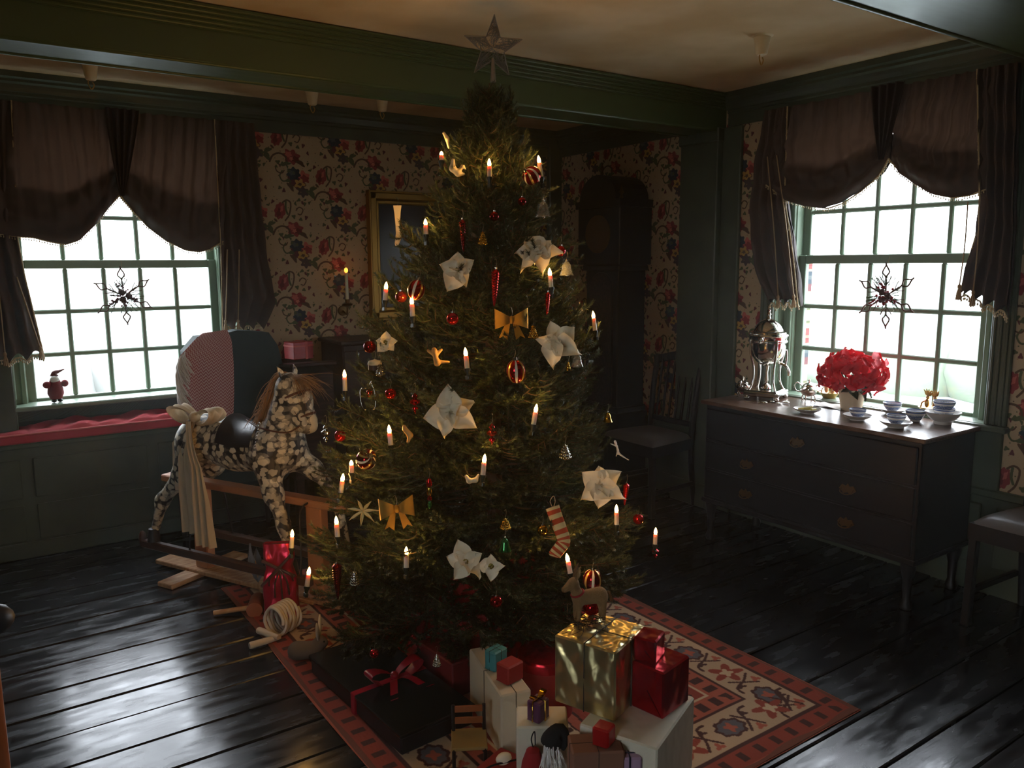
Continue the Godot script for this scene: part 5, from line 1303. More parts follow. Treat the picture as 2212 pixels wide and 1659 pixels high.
func build_presents():
	var gold = foil("gold_foil", srgb(222, 206, 150), 0.9, 0.3, 1.6); var red = foil("red_foil", srgb(168, 22, 34), 0.75, 0.24, 0.5); var white = foil("white_paper", srgb(222, 214, 190), 0.0, 0.45, 0.3)
	var pinkf = foil("pink_foil", srgb(206, 34, 66), 0.6, 0.28, 1.6); var dark = std("string_dark", srgb(44, 36, 28), 0.7); var t; var g: Geo
	# a parcel's turn is the direction of its side that runs to the right in the room plan
	parcel("gift_box", "large gold foil gift cube tied with dark string carrying the straw donkey", Vector3(1.545, 0.2505, -1.765), Vector3(0.214, 0.221, 0.21), deg_to_rad(21), gold, dark, 0.0018)
	parcel("gift_box", "big white wrapped parcel under the gold cube and the shiny red cube", Vector3(1.59, 0.009, -1.64), Vector3(0.32, 0.241, 0.245), deg_to_rad(24), white, null)
	parcel("gift_box", "shiny dark red foil gift cube beside the gold cube on the white parcel", Vector3(1.668, 0.2505, -1.627), Vector3(0.148, 0.15, 0.115), deg_to_rad(12), red, null)
	parcel("gift_box", "small dark red gift cube stacked on the shiny red foil cube", Vector3(1.645, 0.401, -1.655), Vector3(0.085, 0.075, 0.072), deg_to_rad(26), red, null)
	# tall white box
	parcel("gift_box", "long cream wrapped box carrying the teal and red little parcels", Vector3(1.405, 0.009, -2.135), Vector3(0.105, 0.217, 0.34), deg_to_rad(-14), std("cream_paper", srgb(206, 190, 160), 0.7), dark, 0.0012)
	var c = on_y(1070, 1442, 0.2265); parcel("gift_box", "small teal gift box tied on the far end of the long cream box", c, Vector3(0.066, 0.07, 0.05), deg_to_rad(14), std("teal_paper", srgb(70, 140, 140), 0.6), dark, 0.001)
	c = on_y(1100, 1468, 0.2265); parcel("gift_box", "small red gift cube at the near end of the long cream box", c, Vector3(0.074, 0.064, 0.06), deg_to_rad(10), std("matte_red", srgb(150, 36, 30), 0.6), null)
	# red round tin leaning behind
	t = thing("hat_box", "round-topped red gift tin between the long cream box and the gold cube", "gift", Vector3(1.60, 0.009, -2.13), deg_to_rad(-24))
	g = Geo.new(); g.lathe([Vector2(0, 0), Vector2(0.10, 0), Vector2(0.10, 0.20), Vector2(0, 0.20)], 36); put("box", g, M["matte_red"], t)
	g = Geo.new(); g.lathe([Vector2(0.104, 0.185), Vector2(0.104, 0.21), Vector2(0.096, 0.222), Vector2(0.0, 0.228)], 36); put("lid", g, red, t)
	# in front
	parcel("gift_box", "white wrapped box at the front with the little purple gift on top", Vector3(1.378, 0.009, -1.85), Vector3(0.16, 0.19, 0.12), deg_to_rad(-35), white, null)
	c = Vector3(1.36, 0.2, -1.845); t = parcel("gift_box", "little purple gift with gold ribbon on the front white box", c, Vector3(0.055, 0.066, 0.05), deg_to_rad(18), std("purple_paper", srgb(96, 50, 80), 0.5), M["gold_glass"], 0.003); bow_on(t, Vector3(0, 0.068, 0), 0.034, M["gold_glass"], false)
	parcel("gift_box", "small bright red gift cube with a bow crease before the big white parcel", Vector3(1.402, 0.24, -1.585), Vector3(0.052, 0.055, 0.052), deg_to_rad(24), foil("bright_red_foil", srgb(190, 34, 36), 0.4, 0.35, 0.3), null)
	parcel("gift_box", "flat brown paper parcel standing in front of the gold cube", Vector3(1.385, 0.009, -1.60), Vector3(0.15, 0.23, 0.10), deg_to_rad(-30), std("kraft", srgb(134, 92, 72), 0.8), dark, 0.001)
	parcel("gift_box", "plain lilac wrapped parcel at the bottom of the pile", Vector3(1.522, 0.009, -1.532), Vector3(0.075, 0.211, 0.045), deg_to_rad(-33), std("lilac_paper", srgb(178, 148, 176), 0.45), null)
	parcel("gift_box", "small lilac gift with dark ribbon in front of the plain lilac parcel", Vector3(1.452, 0.009, -1.535), Vector3(0.07, 0.206, 0.05), deg_to_rad(-33), M["lilac_paper"], std("ribbon_navy", srgb(40, 36, 60), 0.35), 0.003)
	# gnome doll leaning on the white box
	t = thing("gnome_doll", "gnome doll with white beard and black hat leaning on the front white box", "doll", Vector3(1.325, 0.009, -1.765), deg_to_rad(-35))
	g = Geo.new(); g.lathe([Vector2(0, 0), Vector2(0.034, 0.0), Vector2(0.04, 0.05), Vector2(0.034, 0.10), Vector2(0.02, 0.14), Vector2(0, 0.15)], 20, Transform3D(Basis(), Vector3(-0.035, 0, 0))); put("body", g, std("felt_red", srgb(150, 26, 30), 0.9), t)
	g = Geo.new()
	for k in 160: hair(g, Vector3(0.02, 0.155, 0.012) + Vector3(rng.randf_range(-0.022, 0.022), rng.randf_range(-0.03, 0.01), rng.randf_range(-0.01, 0.01)), Vector3(rng.randf_range(-0.4, 0.4), -0.6, rng.randf_range(0.1, 0.6)), rng.randf_range(0.05, 0.09), 0.03, 0.0026, 4)
	put("beard", g, M["beard_white"], t)
	g = Geo.new(); g.tube(smooth_path([Vector3(0.02, 0.155, -0.01), Vector3(0.03, 0.18, -0.01), Vector3(0.05, 0.195, -0.01), Vector3(0.06, 0.17, -0.005), Vector3(0.055, 0.14, 0.0)], 3), [0.034, 0.034, 0.033, 0.03, 0.028, 0.026, 0.023, 0.02, 0.018, 0.015, 0.012, 0.009, 0.005], 14); put("hat", g, std("felt_black", srgb(20, 18, 18), 0.9), t)
	tube_part("cord", [Vector3(-0.035, 0.15, 0), Vector3(-0.04, 0.18, 0.004), Vector3(-0.03, 0.2, 0.0), Vector3(-0.028, 0.16, 0.004)], 0.002, M["felt_black"], t, 5)
	# small things along the lower edge
	c = on_y(1075, 1652, 0.06); t = thing("paper_fan", "small cream folded ornament lying on the lower red parcel", "ornament", c)
	g = Geo.new(); g.ell(Vector3(0.02, 0.012, 0), Vector3(0.028, 0.018, 0.02)); put("shell", g, M["cream_silk"], t)
	g = Geo.new(); g.tube(smooth_path([Vector3(-0.05, 0.003, 0), Vector3(-0.02, 0.012, 0.01), Vector3(0.06, 0.006, 0.02), Vector3(0.09, 0.003, 0.0)]), 0.003, 6); put("cord", g, M["felt_black"], t)
	c.y = 0.009; parcel("gift_box", "flat dark red parcel at the lower edge below the long cream box", Vector3(1.25, 0.009, -1.90), Vector3(0.15, 0.05, 0.10), deg_to_rad(20), M["matte_red"], null)
	# black case with a red bow
	t = thing("lacquer_case", "low black lidded case with a big red ribbon bow on the rug", "case", Vector3(1.17, 0.009, -2.53), deg_to_rad(4))
	g = Geo.new(); g.box(Vector3(0, 0.032, 0), Vector3(0.29, 0.064, 0.69), 0.006); put("body", g, M["black_wood"], t)
	g = Geo.new(); g.box(Vector3(0, 0.071, 0), Vector3(0.302, 0.014, 0.702), 0.005); put("lid", g, std("black_lacquer", srgb(26, 27, 26), 0.25), t)
	g = Geo.new(); g.box(Vector3(0, 0.040, 0.02), Vector3(0.306, 0.079, 0.03), 0.002); put("ribbon", g, std("ribbon_red", srgb(156, 18, 40), 0.3), t)
	bow_on(t, Vector3(0.02, 0.079, 0.02), 0.11, M["ribbon_red"])
	t = parcel("gift_box", "large flat dark red parcel behind the black case under the branches", Vector3(1.46, 0.009, -2.50), Vector3(0.22, 0.14, 0.24), deg_to_rad(4), std("wine_paper", srgb(104, 18, 20), 0.6), null)
	# little ladder-back doll chair
	t = thing("doll_chair", "small dark wooden doll chair with a straw seat among the parcels", "doll chair", Vector3(1.22, 0.009, -2.03), deg_to_rad(-30))
	for x in [-0.05, 0.05]:
		for z in [-0.045, 0.05]:
			g = Geo.new(); g.tube(PackedVector3Array([Vector3(x, 0, z), Vector3(x, 0.17 if z < 0 else 0.075, z)]), 0.006, 8); put("leg", g, M["black_wood"], t)
	g = Geo.new(); g.box(Vector3(0, 0.075, 0), Vector3(0.115, 0.012, 0.11), 0.004); put("seat", g, std("straw", srgb(150, 122, 66), 0.8), t)
	for y in [0.115, 0.155]:
		g = Geo.new(); g.box(Vector3(0, y, -0.045), Vector3(0.105, 0.022, 0.007), 0.002); put("slat", g, M["oak"], t)
	# pink foil bag with dark ribbon
	c = Vector3(1.085, 0.009, -3.46); t = thing("gift_bag", "tall crumpled pink foil parcel with dark ribbons beside the horse stand", "gift", c, deg_to_rad(-28))
	g = Geo.new(); var rows := []
	for r in 33:
		var f = r / 32.0; var row := PackedVector3Array(); var pin = 1.0 - 0.35 * exp(-pow((f - 0.68) / 0.10, 2.0))
		for k in 49:
			var w = TAU * (k % 48) / 48.0; var sq = 1.0 / pow(pow(abs(cos(w)), 6.0) + pow(abs(sin(w)), 6.0), 1.0 / 6.0)
			var wr = 1.0 + 0.05 * sin(w * 7.0 + f * 5.0) * sin(f * 11.0 + w) + 0.05 * sin(w * 19.0) * exp(-pow((f - 0.68) / 0.2, 2.0))
			row.push_back(Vector3(cos(w) * sq * 0.077 * lerpf(1.0, pin, 0.6) * wr * lerpf(1.0, 0.86, f), 0.345 * f, -sin(w) * sq * 0.04 * pin * wr * (1.0 if f < 0.7 else lerpf(1.0, 0.5, (f - 0.7) / 0.3))))
		rows.push_back(row)
	g.grid(rows, true); g.flat([rows[32][0], rows[32][12], rows[32][24], rows[32][36]], Vector3.UP); put("wrapping", g, pinkf, t)
	var rib = std("ribbon_olive", srgb(72, 44, 40), 0.5)
	g = Geo.new(); g.bar(Vector3(-0.075, 0.16, 0.048), Vector3(0.06, 0.30, 0.05), 0.012, 0.016, 0.002, Vector3.BACK); g.bar(Vector3(-0.07, 0.28, 0.046), Vector3(0.075, 0.20, 0.05), 0.012, 0.014, 0.002, Vector3.BACK); put("ribbon", g, rib, t)
	for k in 5:
		var a = -2.6 + 0.55 * k; g = Geo.new(); g.tube(smooth_path([Vector3(0.012, 0.24, 0.054), Vector3(0.012 + cos(a) * 0.05, 0.24 + sin(a) * 0.07, 0.066), Vector3(0.012 + cos(a) * 0.06, 0.24 + sin(a) * 0.15, 0.056)], 4), 0.004, 5); put("ribbon_tail", g, rib, t)
	# skipping rope
	t = thing("skipping_rope", "coiled white skipping rope with two wooden handles at the rug corner", "skipping rope", Vector3(1.0, 0.0, -3.27))
	g = Geo.new(); var pts := PackedVector3Array(); var ax = Vector3(0.62, 0, -0.35).normalized(); var e1 = ax.cross(Vector3.UP).normalized()
	for k in 150:
		var w = TAU * k / 21.0; var f = k / 149.0
		pts.push_back(Vector3(-0.02, 0.078, 0.02) + ax * 0.11 * f + (e1 * cos(w) * (0.052 + 0.006 * sin(k * 0.7)) + Vector3.UP * sin(w) * 0.066))
	g.tube(pts, 0.0076, 8); put("rope", g, std("rope_white", srgb(206, 196, 180), 0.9), t)
	for q in [[[556, 1362, 0.03], [600, 1378, 0.03]], [[537, 1396, 0.02], [604, 1376, 0.02]]]:
		var a = on_y(q[0][0], q[0][1], q[0][2]) - t.position; var b = on_y(q[1][0], q[1][1], q[1][2]) - t.position
		g = Geo.new(); g.tube(PackedVector3Array([a, a.lerp(b, 0.05), a.lerp(b, 0.5), a.lerp(b, 0.9), b]), [0.013, 0.0155, 0.0145, 0.0125, 0.01], 14); put("handle", g, std("handle_wood", srgb(206, 190, 166), 0.55), t)
	# soft rabbit on the rug
	t = thing("toy_rabbit", "small grey toy rabbit with pale ears on the rug near the skipping rope", "toy", on_y(668, 1425, 0.009), deg_to_rad(-30))
	put("body", skin([[Vector3(-0.05, 0.04, 0), Vector3(0.02, 0.042, 0), 0.038, 0.034], [Vector3(0.045, 0.075, 0), Vector3(0.055, 0.07, 0), 0.026, 0.02], [Vector3(0.03, 0.05, 0), Vector3(0.045, 0.07, 0), 0.025, 0.022], [Vector3(0.035, 0.012, 0.02), Vector3(0.06, 0.01, 0.02), 0.011, 0.01], [Vector3(0.035, 0.012, -0.02), Vector3(0.06, 0.01, -0.02), 0.011, 0.01]], 0.006, 0.015), std("rabbit_grey", srgb(104, 90, 78), 0.95), t)
	for s in [-1.0, 1.0]:
		g = Geo.new(); g.ell(Vector3(0.04, 0.128, s * 0.026), Vector3(0.008, 0.05, 0.016), Basis(Vector3.RIGHT, s * 0.35), 10, 8); put("ear", g, std("ear_pale", srgb(206, 196, 172), 0.95), t)
		g = Geo.new(); g.ell(Vector3(0.062, 0.082, s * 0.016), Vector3(0.004, 0.004, 0.004)); put("eye", g, M["eye_black"], t)
	# straw donkey on the gold cube
	var dp = on_y(1268, 1342, 0.4725); t = thing("straw_donkey", "little straw donkey with red trimmings standing on the gold foil cube", "figurine", dp, PI - 0.3)
	var fur = std("straw_fur", srgb(150, 116, 74), 0.95); fur.heightmap_enabled = true; fur.heightmap_texture = noise_tex(0.08, FastNoiseLite.TYPE_SIMPLEX, 3, 256); fur.heightmap_scale = 0.2; fur.uv1_triplanar = true; fur.uv1_scale = Vector3(8, 30, 8)
	var bn := [[Vector3(-0.04, 0.082, 0), Vector3(0.03, 0.08, 0), 0.026, 0.022], [Vector3(0.035, 0.09, 0), Vector3(0.05, 0.13, 0), 0.019, 0.015], [Vector3(0.05, 0.135, 0), Vector3(0.08, 0.115, 0), 0.016, 0.01]]
	for s in [-1.0, 1.0]: bn.append_array([[Vector3(0.035, 0.07, 0.013 * s), Vector3(0.038, 0.004, 0.014 * s), 0.011, 0.0055], [Vector3(-0.045, 0.075, 0.014 * s), Vector3(-0.05, 0.004, 0.015 * s), 0.014, 0.0055]])
	put("body", skin(bn, 0.0042, 0.012), fur, t)
	for s in [-1.0, 1.0]:
		g = Geo.new(); leaf_shape(g, Transform3D(facing(Vector3(0.5, 0, s)) * Basis(Vector3.BACK, s * 0.3), Vector3(0.045, 0.145, s * 0.008)), 0.05, 0.016, 0.004); put("ear", g, fur, t)
	g = Geo.new(); var cl := PackedVector3Array()
	for k in 17: cl.push_back(Vector3(0.036, 0.098, 0) + Vector3(cos(TAU * k / 16) * 0.019, cos(TAU * k / 16) * -0.008, sin(TAU * k / 16) * 0.021))
	g.tube(cl, 0.0035, 6, false); put("collar", g, M["felt_red"], t)
	g = Geo.new()
	for k in 30: hair(g, Vector3(-0.066, 0.09, 0), Vector3(-0.5, rng.randf_range(-0.3, 0.3), rng.randf_range(-0.3, 0.3)), 0.03, 0.03, 0.0014, 4)
	put("tail", g, fur, t)
	t = thing("glass_ball", "red glass ball lying on the gold cube under the straw donkey", "ornament", on_y(1276, 1330, 0.4725) + Vector3(0, 0.028, 0)); g = Geo.new(); g.ell(Vector3.ZERO, Vector3.ONE * 0.028, Basis(), 28, 18); put("glass", g, M["red_glass"], t); g = Geo.new(); g.lathe([Vector2(0.008, -0.026), Vector2(0.009, -0.034), Vector2(0, -0.034)], 12); put("cap", g, M["silver"], t)
	g = Geo.new()
	for k in 46:
		var a = rng.randf() * TAU; var p = Vector3(rng.randf_range(-0.05, 0.05), 0.003 + rng.randf() * 0.008, rng.randf_range(-0.04, 0.04)); g.tube(smooth_path([p, p + Vector3(cos(a) * 0.03, 0.006, sin(a) * 0.03), p + Vector3(cos(a + 0.5) * 0.06, 0.001, sin(a + 0.5) * 0.06)], 3), 0.0009, 4, false)
	t = single("twine_bow", g, M["string_dark"], "loose tangle of thin dark twine at the donkey's feet on the gold cube", "twine"); t.position = on_y(1262, 1352, 0.4725)
	# red foil parcel glinting under the right branches
	parcel("gift_box", "crumpled pink-red foil parcel under the branches behind the gold cube", Vector3(1.86, 0.009, -2.38), Vector3(0.22, 0.15, 0.14), deg_to_rad(15), pinkf, null)

# ---------------------------------------------------------------- candles and ornaments on the fir
func candle(fx, fy, bx, by, label, grow = 1.02):
	var b = on_tree(bx, by, grow); var d = (b - EYE).dot(CAM_F); var tip = at(fx, fy - 9, d)
	var t = thing("tree_candle", label, "candle", b, 0.0, "lit candles on the fir")
	var v = tip - b; var L = v.length(); var ax = v / L; var fl = clampf(0.38 * L, 0.018, 0.032)
	var bas := Basis(ax.cross(Vector3.FORWARD).normalized(), ax, Vector3.ZERO); bas.z = bas.x.cross(bas.y)
	var xf := Transform3D(bas, Vector3.ZERO); var g := Geo.new()
	g.lathe([Vector2(0, 0), Vector2(0.0088, 0), Vector2(0.0088, L - fl - 0.002), Vector2(0.0070, L - fl + 0.001), Vector2(0.0, L - fl + 0.002)], 14, xf); put("stick", g, M["candle_wax"], t)
	g = Geo.new(); g.lathe([Vector2(0, L - fl), Vector2(0.0052, L - fl), Vector2(0.0074, L - fl * 0.74), Vector2(0.0062, L - fl * 0.45), Vector2(0.003, L - fl * 0.15), Vector2(0.0, L)], 14, xf); put("flame_bulb", g, M["flame_glow"], t)
	g = Geo.new(); g.lathe([Vector2(0, -0.02), Vector2(0.006, -0.02), Vector2(0.008, -0.006), Vector2(0.012, 0.0), Vector2(0.012, 0.007), Vector2(0.0, 0.007)], 12, xf); g.box(bas * Vector3(0, -0.026, 0), Vector3(0.012, 0.016, 0.022), 0.002, bas); put("clip", g, std("clip_green", srgb(30, 38, 26), 0.4), t)
	var l := OmniLight3D.new(); l.name = "flame_light"; l.position = ax * (L - fl * 0.6); l.light_color = srgb(255, 190, 100); l.light_energy = CANDLE; l.omni_range = 9.0; l.omni_attenuation = 2.0; l.light_size = 0.006; l.shadow_enabled = true; t.add_child(l)
func hook(t, top, h = 0.03):
	tube_part("hook", [top, top + Vector3(0.004, h * 0.5, 0), top + Vector3(0.0, h, 0.003), top + Vector3(-0.006, h * 0.9, 0.004)], 0.0008, M["wire"], t, 4, 3)
func ball(p, r, label, mat):
	var t = thing("glass_ball", label, "ornament", p); var g := Geo.new(); g.ell(Vector3.ZERO, Vector3.ONE * r, Basis(), 32, 20); put("glass", g, mat, t)
	g = Geo.new(); g.lathe([Vector2(r * 0.3, r * 0.94), Vector2(r * 0.3, r * 1.2), Vector2(0, r * 1.22)], 14); put("cap", g, M["silver"], t); hook(t, Vector3(0, r * 1.2, 0))
func striped_ball(p, r, tall, bas, label, twist, glass):
	var t = thing("striped_bauble", label, "ornament", p); var g := Geo.new(); g.ell(Vector3.ZERO, Vector3(r, r * tall, r), bas, 40, 24); put("glass", g, glass, t)
	for k in 7:
		g = Geo.new(); var rows := []
		for a in 25:
			var ph = PI * (a / 24.0 * 0.92 + 0.04) - PI / 2; var row := PackedVector3Array()
			for j in 5:
				var w = TAU * k / 7.0 + twist * a / 24.0 + (j - 2) * 0.075 + 0.4; row.push_back(bas * Vector3(r * 1.006 * cos(ph) * cos(w), r * tall * 1.006 * sin(ph), -r * 1.006 * cos(ph) * sin(w)))
			rows.push_back(row)
		g.grid(rows); put("stripe", g, M["stripe_gold"] if k % 2 else M["white_stripe"], t)
	g = Geo.new(); g.lathe([Vector2(r * 0.26, r * tall * 0.95), Vector2(r * 0.26, r * tall * 1.2), Vector2(0, r * tall * 1.22)], 14, Transform3D(bas)); put("cap", g, M["silver"], t); hook(t, bas * Vector3(0, r * tall * 1.2, 0))
func icicle(p, len, r, bas, label, mat, knobs):
	var t = thing("icicle_ornament", label, "ornament", p); var g := Geo.new(); var rows := []
	for a in 61:
		var f = a / 60.0; var row := PackedVector3Array()
		for j in 17:
			var w = TAU * (j % 16) / 16.0; var rr = r * (pow(1.0 - f, 0.55) * minf(1.0, 0.25 + f * 9.0)) * (1.0 + 0.22 * sin(w * 3.0 + f * knobs * TAU) * sin(f * knobs * PI * 2.0)) + 0.0004
			row.push_back(bas * Vector3(cos(w) * rr, -len * f, -sin(w) * rr))
		rows.push_back(row)
	g.grid(rows, true, true); put("glass", g, mat, t); g = Geo.new(); g.lathe([Vector2(r * 0.3, -0.003), Vector2(r * 0.3, 0.006), Vector2(0, 0.007)], 10, Transform3D(bas)); put("cap", g, M["silver"], t); hook(t, bas * Vector3(0, 0.006, 0))
func turned(p, s, prof, label, mats, bas = Basis(), name_ = "glass_finial"):      # stacked turned shapes, each its own colour
	var t = thing(name_, label, "ornament", p)
	for k in prof.size():
		var pr := []
		for q in prof[k]: pr.push_back(Vector2(q[0], q[1]) * s)
		var g := Geo.new(); g.lathe(pr, 24, Transform3D(bas)); put("bead" if k else "bulb", g, mats[k % mats.size()], t)
	hook(t, bas * Vector3(0, s, 0), 0.035)
func knobbly(p, h, r, label, mat, tiers, name_ = "glass_cone"):
	var t = thing(name_, label, "ornament", p); var g := Geo.new(); g.lathe([Vector2(0, 0), Vector2(r * 0.8, 0), Vector2(r * 0.95, h * 0.12), Vector2(r * 0.7, h * 0.45), Vector2(r * 0.35, h * 0.8), Vector2(0, h)], 20); put("cone", g, mat, t)
	g = Geo.new()
	for k in tiers:
		var f = (k + 0.3) / tiers; var rr = lerpf(r, r * 0.25, f); var n = max(4, int(11 * (1 - f)) + 3)
		for j in n:
			var w = TAU * (j + 0.5 * (k % 2)) / n; g.ell(Vector3(cos(w) * rr * 0.9, h * f * 0.92 + 0.003, sin(w) * rr * 0.9), Vector3(1, 0.9, 1) * (r * 0.26 * (1.1 - 0.6 * f)), Basis(), 8, 6)
	put("scales", g, mat, t); hook(t, Vector3(0, h, 0))
func bell(p, h, label, mat):
	var t = thing("glass_bell", label, "bell", p); var g := Geo.new(); g.lathe([Vector2(h * 0.5, 0), Vector2(h * 0.44, h * 0.12), Vector2(h * 0.34, h * 0.4), Vector2(h * 0.3, h * 0.7), Vector2(h * 0.16, h * 0.92), Vector2(0, h)], 26); put("bell", g, mat, t)
	g = Geo.new(); g.ell(Vector3(0, 0.0, 0), Vector3.ONE * h * 0.1, Basis(), 10, 8); put("clapper", g, M["silver"], t); g = Geo.new(); g.ell(Vector3(0, h * 1.05, 0), Vector3.ONE * h * 0.09, Basis(), 10, 8); put("knob", g, M["silver"], t); hook(t, Vector3(0, h * 1.1, 0))
func poinsettia(px, py, r, yaw, pitch, label, petals = 6, droop = 0.35, flip = 0.0):
	var p = on_tree(px, py, 1.06); var out = Vector3(p.x - TREE.x, 0.25, p.z - TREE.z).normalized(); var face = (out * 0.5 + (EYE - p).normalized() * 0.7).rotated(Vector3.UP, yaw) + Vector3(0, pitch, 0)
	var t = thing("silk_poinsettia", label, "flower", p); t.basis = facing(face) * Basis(Vector3.BACK, flip)
	for ring in 2:
		var n = petals if ring == 0 else petals - 2
		for k in n:
			var a = TAU * (k + 0.5 * ring) / n + rng.randf_range(-0.2, 0.2); var l = r * (rng.randf_range(0.85, 1.1) if ring == 0 else 0.55)
			var g := Geo.new(); var b := Basis(Vector3.BACK, a) * Basis(Vector3.RIGHT, rng.randf_range(0.0, 0.5) * (1 if ring == 0 else 1.8)); leaf_shape(g, Transform3D(b * Basis(Vector3.UP, rng.randf_range(-0.5, 0.5)), Vector3(0, 0, 0.004 * ring)), l, l * rng.randf_range(0.8, 1.1), droop * l * rng.randf_range(0.3, 1.1)); put("petal", g, M["cream_silk"], t)
	var g := Geo.new()
	for k in 7: g.ell(Vector3(cos(k * 2.4) * 0.006, sin(k * 2.4) * 0.006, 0.008), Vector3.ONE * 0.0042, Basis(), 8, 6)
	put("stamens", g, std("stamen", srgb(150, 140, 60), 0.6), t)
func glitter_bow(px, py, s, roll, label):
	var p = on_tree(px, py, 1.05); var t = thing("glitter_bow", label, "bow", p); t.basis = facing(EYE - p) * Basis(Vector3.BACK, roll)
	for e in [-1.0, 1.0]:
		var g := Geo.new(); var rows := []
		for r in 13:
			var w = TAU * r / 12.0; var row := PackedVector3Array()
			for k in 5:
				var u = k / 4.0 * 2 - 1; var o = (1 - cos(w)) / 2; row.push_back(Vector3(e * s * (0.08 + 0.92 * o), s * (0.08 * o + u * (0.2 + 0.42 * o)), s * 0.26 * sin(w)))
			rows.push_back(row)
		g.grid(rows, false, false, 1.0, 2.0); put("loop", g, M["gold_glitter"], t)
		var po := PackedVector2Array([Vector2(e * 0.06, 0.0), Vector2(e * 0.30, 0.02), Vector2(e * 0.80, -1.0), Vector2(e * 0.52, -0.86), Vector2(e * 0.26, -1.12)])
		for k in 5: po[k] = po[k] * s
		g = Geo.new(); g.prism(po, 0.0025, Transform3D(Basis(), Vector3(0, -0.1 * s, -0.002)))
		for q in g.t.size(): g.t[q] = g.t[q] * 20.0
		put("tail", g, M["gold_glitter"], t)
	var g2 := Geo.new(); g2.ell(Vector3(0, 0, 0.004), Vector3(0.13, 0.2, 0.13) * s * 1.2, Basis(), 10, 8); put("knot", g2, M["gold_glitter"], t); hook(t, Vector3(0, 0.1 * s, 0), 0.04)
func carved(px, py, label, bones, k, mat, roll = 0.0, name_ = "carved_bird", grow = 1.05):
	var p = on_tree(px, py, grow); var t = thing(name_, label, "ornament", p); t.basis = facing(EYE - p) * Basis(Vector3.BACK, roll)
	put("body", skin(bones, 0.0028, k), mat, t); return t
func build_candles():
	candle(1055, 352, 1056, 388, "lit candle highest on the fir, straight below the star")
	candle(1161, 345, 1168, 388, "lit candle just above the swirled red bauble near the fir top")
	candle(952, 336, 952, 352, "lit candle with a red cap on the window seat side of the fir top")
	candle(917, 482, 919, 512, "lit candle in front of the gilt picture frame's upper half")
	candle(833, 618, 830, 654, "lit candle before the lower gilt picture frame, beside the striped bauble")
	candle(887, 649, 890, 689, "lit candle just under the tilted red striped bauble")
	candle(1185, 588, 1189, 626, "lit candle under the bright yellow-lit poinsettia near the red ball")
	candle(1279, 681, 1284, 719, "lit candle sticking out alone before the dark longcase clock")
	candle(1003, 760, 1008, 801, "lit candle in the middle of the fir, between the glitter bow and the lily")
	candle(742, 808, 744, 849, "lit candle nearest the rocking horse's head")
	candle(1158, 882, 1150, 922, "lit leaning candle below the hanging striped oval bauble")
	candle(838, 927, 843, 967, "lit candle beside the small gold bird, above the swirled bauble")
	candle(1046, 990, 1041, 1031, "lit candle right under the copper red finial in the fir's middle")
	candle(757, 1003, 758, 1026, "small lit candle behind the one above the straw flower")
	candle(740, 1032, 734, 1069, "lit leaning candle above the straw star, on the rocking horse side")
	candle(1330, 1099, 1330, 1138, "lit candle beneath the side poinsettia facing the chest")
	candle(724, 1124, 728, 1164, "lit candle below the straw star, above the long spiral icicle")
	candle(630, 1153, 628, 1188, "lit candle directly over the pink foil parcel")
	candle(1415, 1149, 1413, 1180, "lit candle furthest towards the chest of drawers, at the lowest branches")
	candle(876, 1190, 876, 1231, "lit candle alone below the lower gold glitter bow")
	candle(1222, 1205, 1231, 1243, "lit candle just below the striped sock")
	candle(667, 1234, 661, 1271, "lit candle beside the pink foil parcel, lowest on that side")
	# wall taper in a sconce
	var b = on_z(749, 657, WZ + 0.09); var tip = on_z(746, 590, WZ + 0.09)
	var t = thing("wall_candle", "tall thin wall candle with a small orange bulb beside the gilt picture", "candle", b)
	var g := Geo.new(); g.tube(PackedVector3Array([Vector3.ZERO, tip - b]), 0.0115, 12); put("taper", g, M["candle_wax"], t)
	g = Geo.new(); g.ell(tip - b + Vector3(0, 0.016, 0), Vector3(0.013, 0.018, 0.013)); put("bulb_glow", g, M["taper_glow"], t)
	g = Geo.new(); g.lathe([Vector2(0, -0.02), Vector2(0.03, -0.012), Vector2(0.036, 0.0), Vector2(0.014, 0.004), Vector2(0.016, 0.03), Vector2(0, 0.03)], 18); g.tube(smooth_path([Vector3(0, -0.015, 0), Vector3(0, -0.07, -0.02), Vector3(0, -0.05, -0.085)]), 0.006, 8); g.lathe([Vector2(0, 0), Vector2(0.035, 0), Vector2(0.03, 0.01), Vector2(0, 0.012)], 16, Transform3D(Basis(Vector3.RIGHT, PI / 2), Vector3(0, -0.05, -0.088))); put("sconce", g, M["dull_brass"], t)
	var l := OmniLight3D.new(); l.name = "taper_light"; l.position = tip - b + Vector3(0, 0.016, 0); l.light_color = srgb(255, 160, 60); l.light_energy = CANDLE * 0.06; l.omni_range = 6.0; l.omni_attenuation = 2.0; l.light_size = 0.012; l.shadow_enabled = true; t.add_child(l)
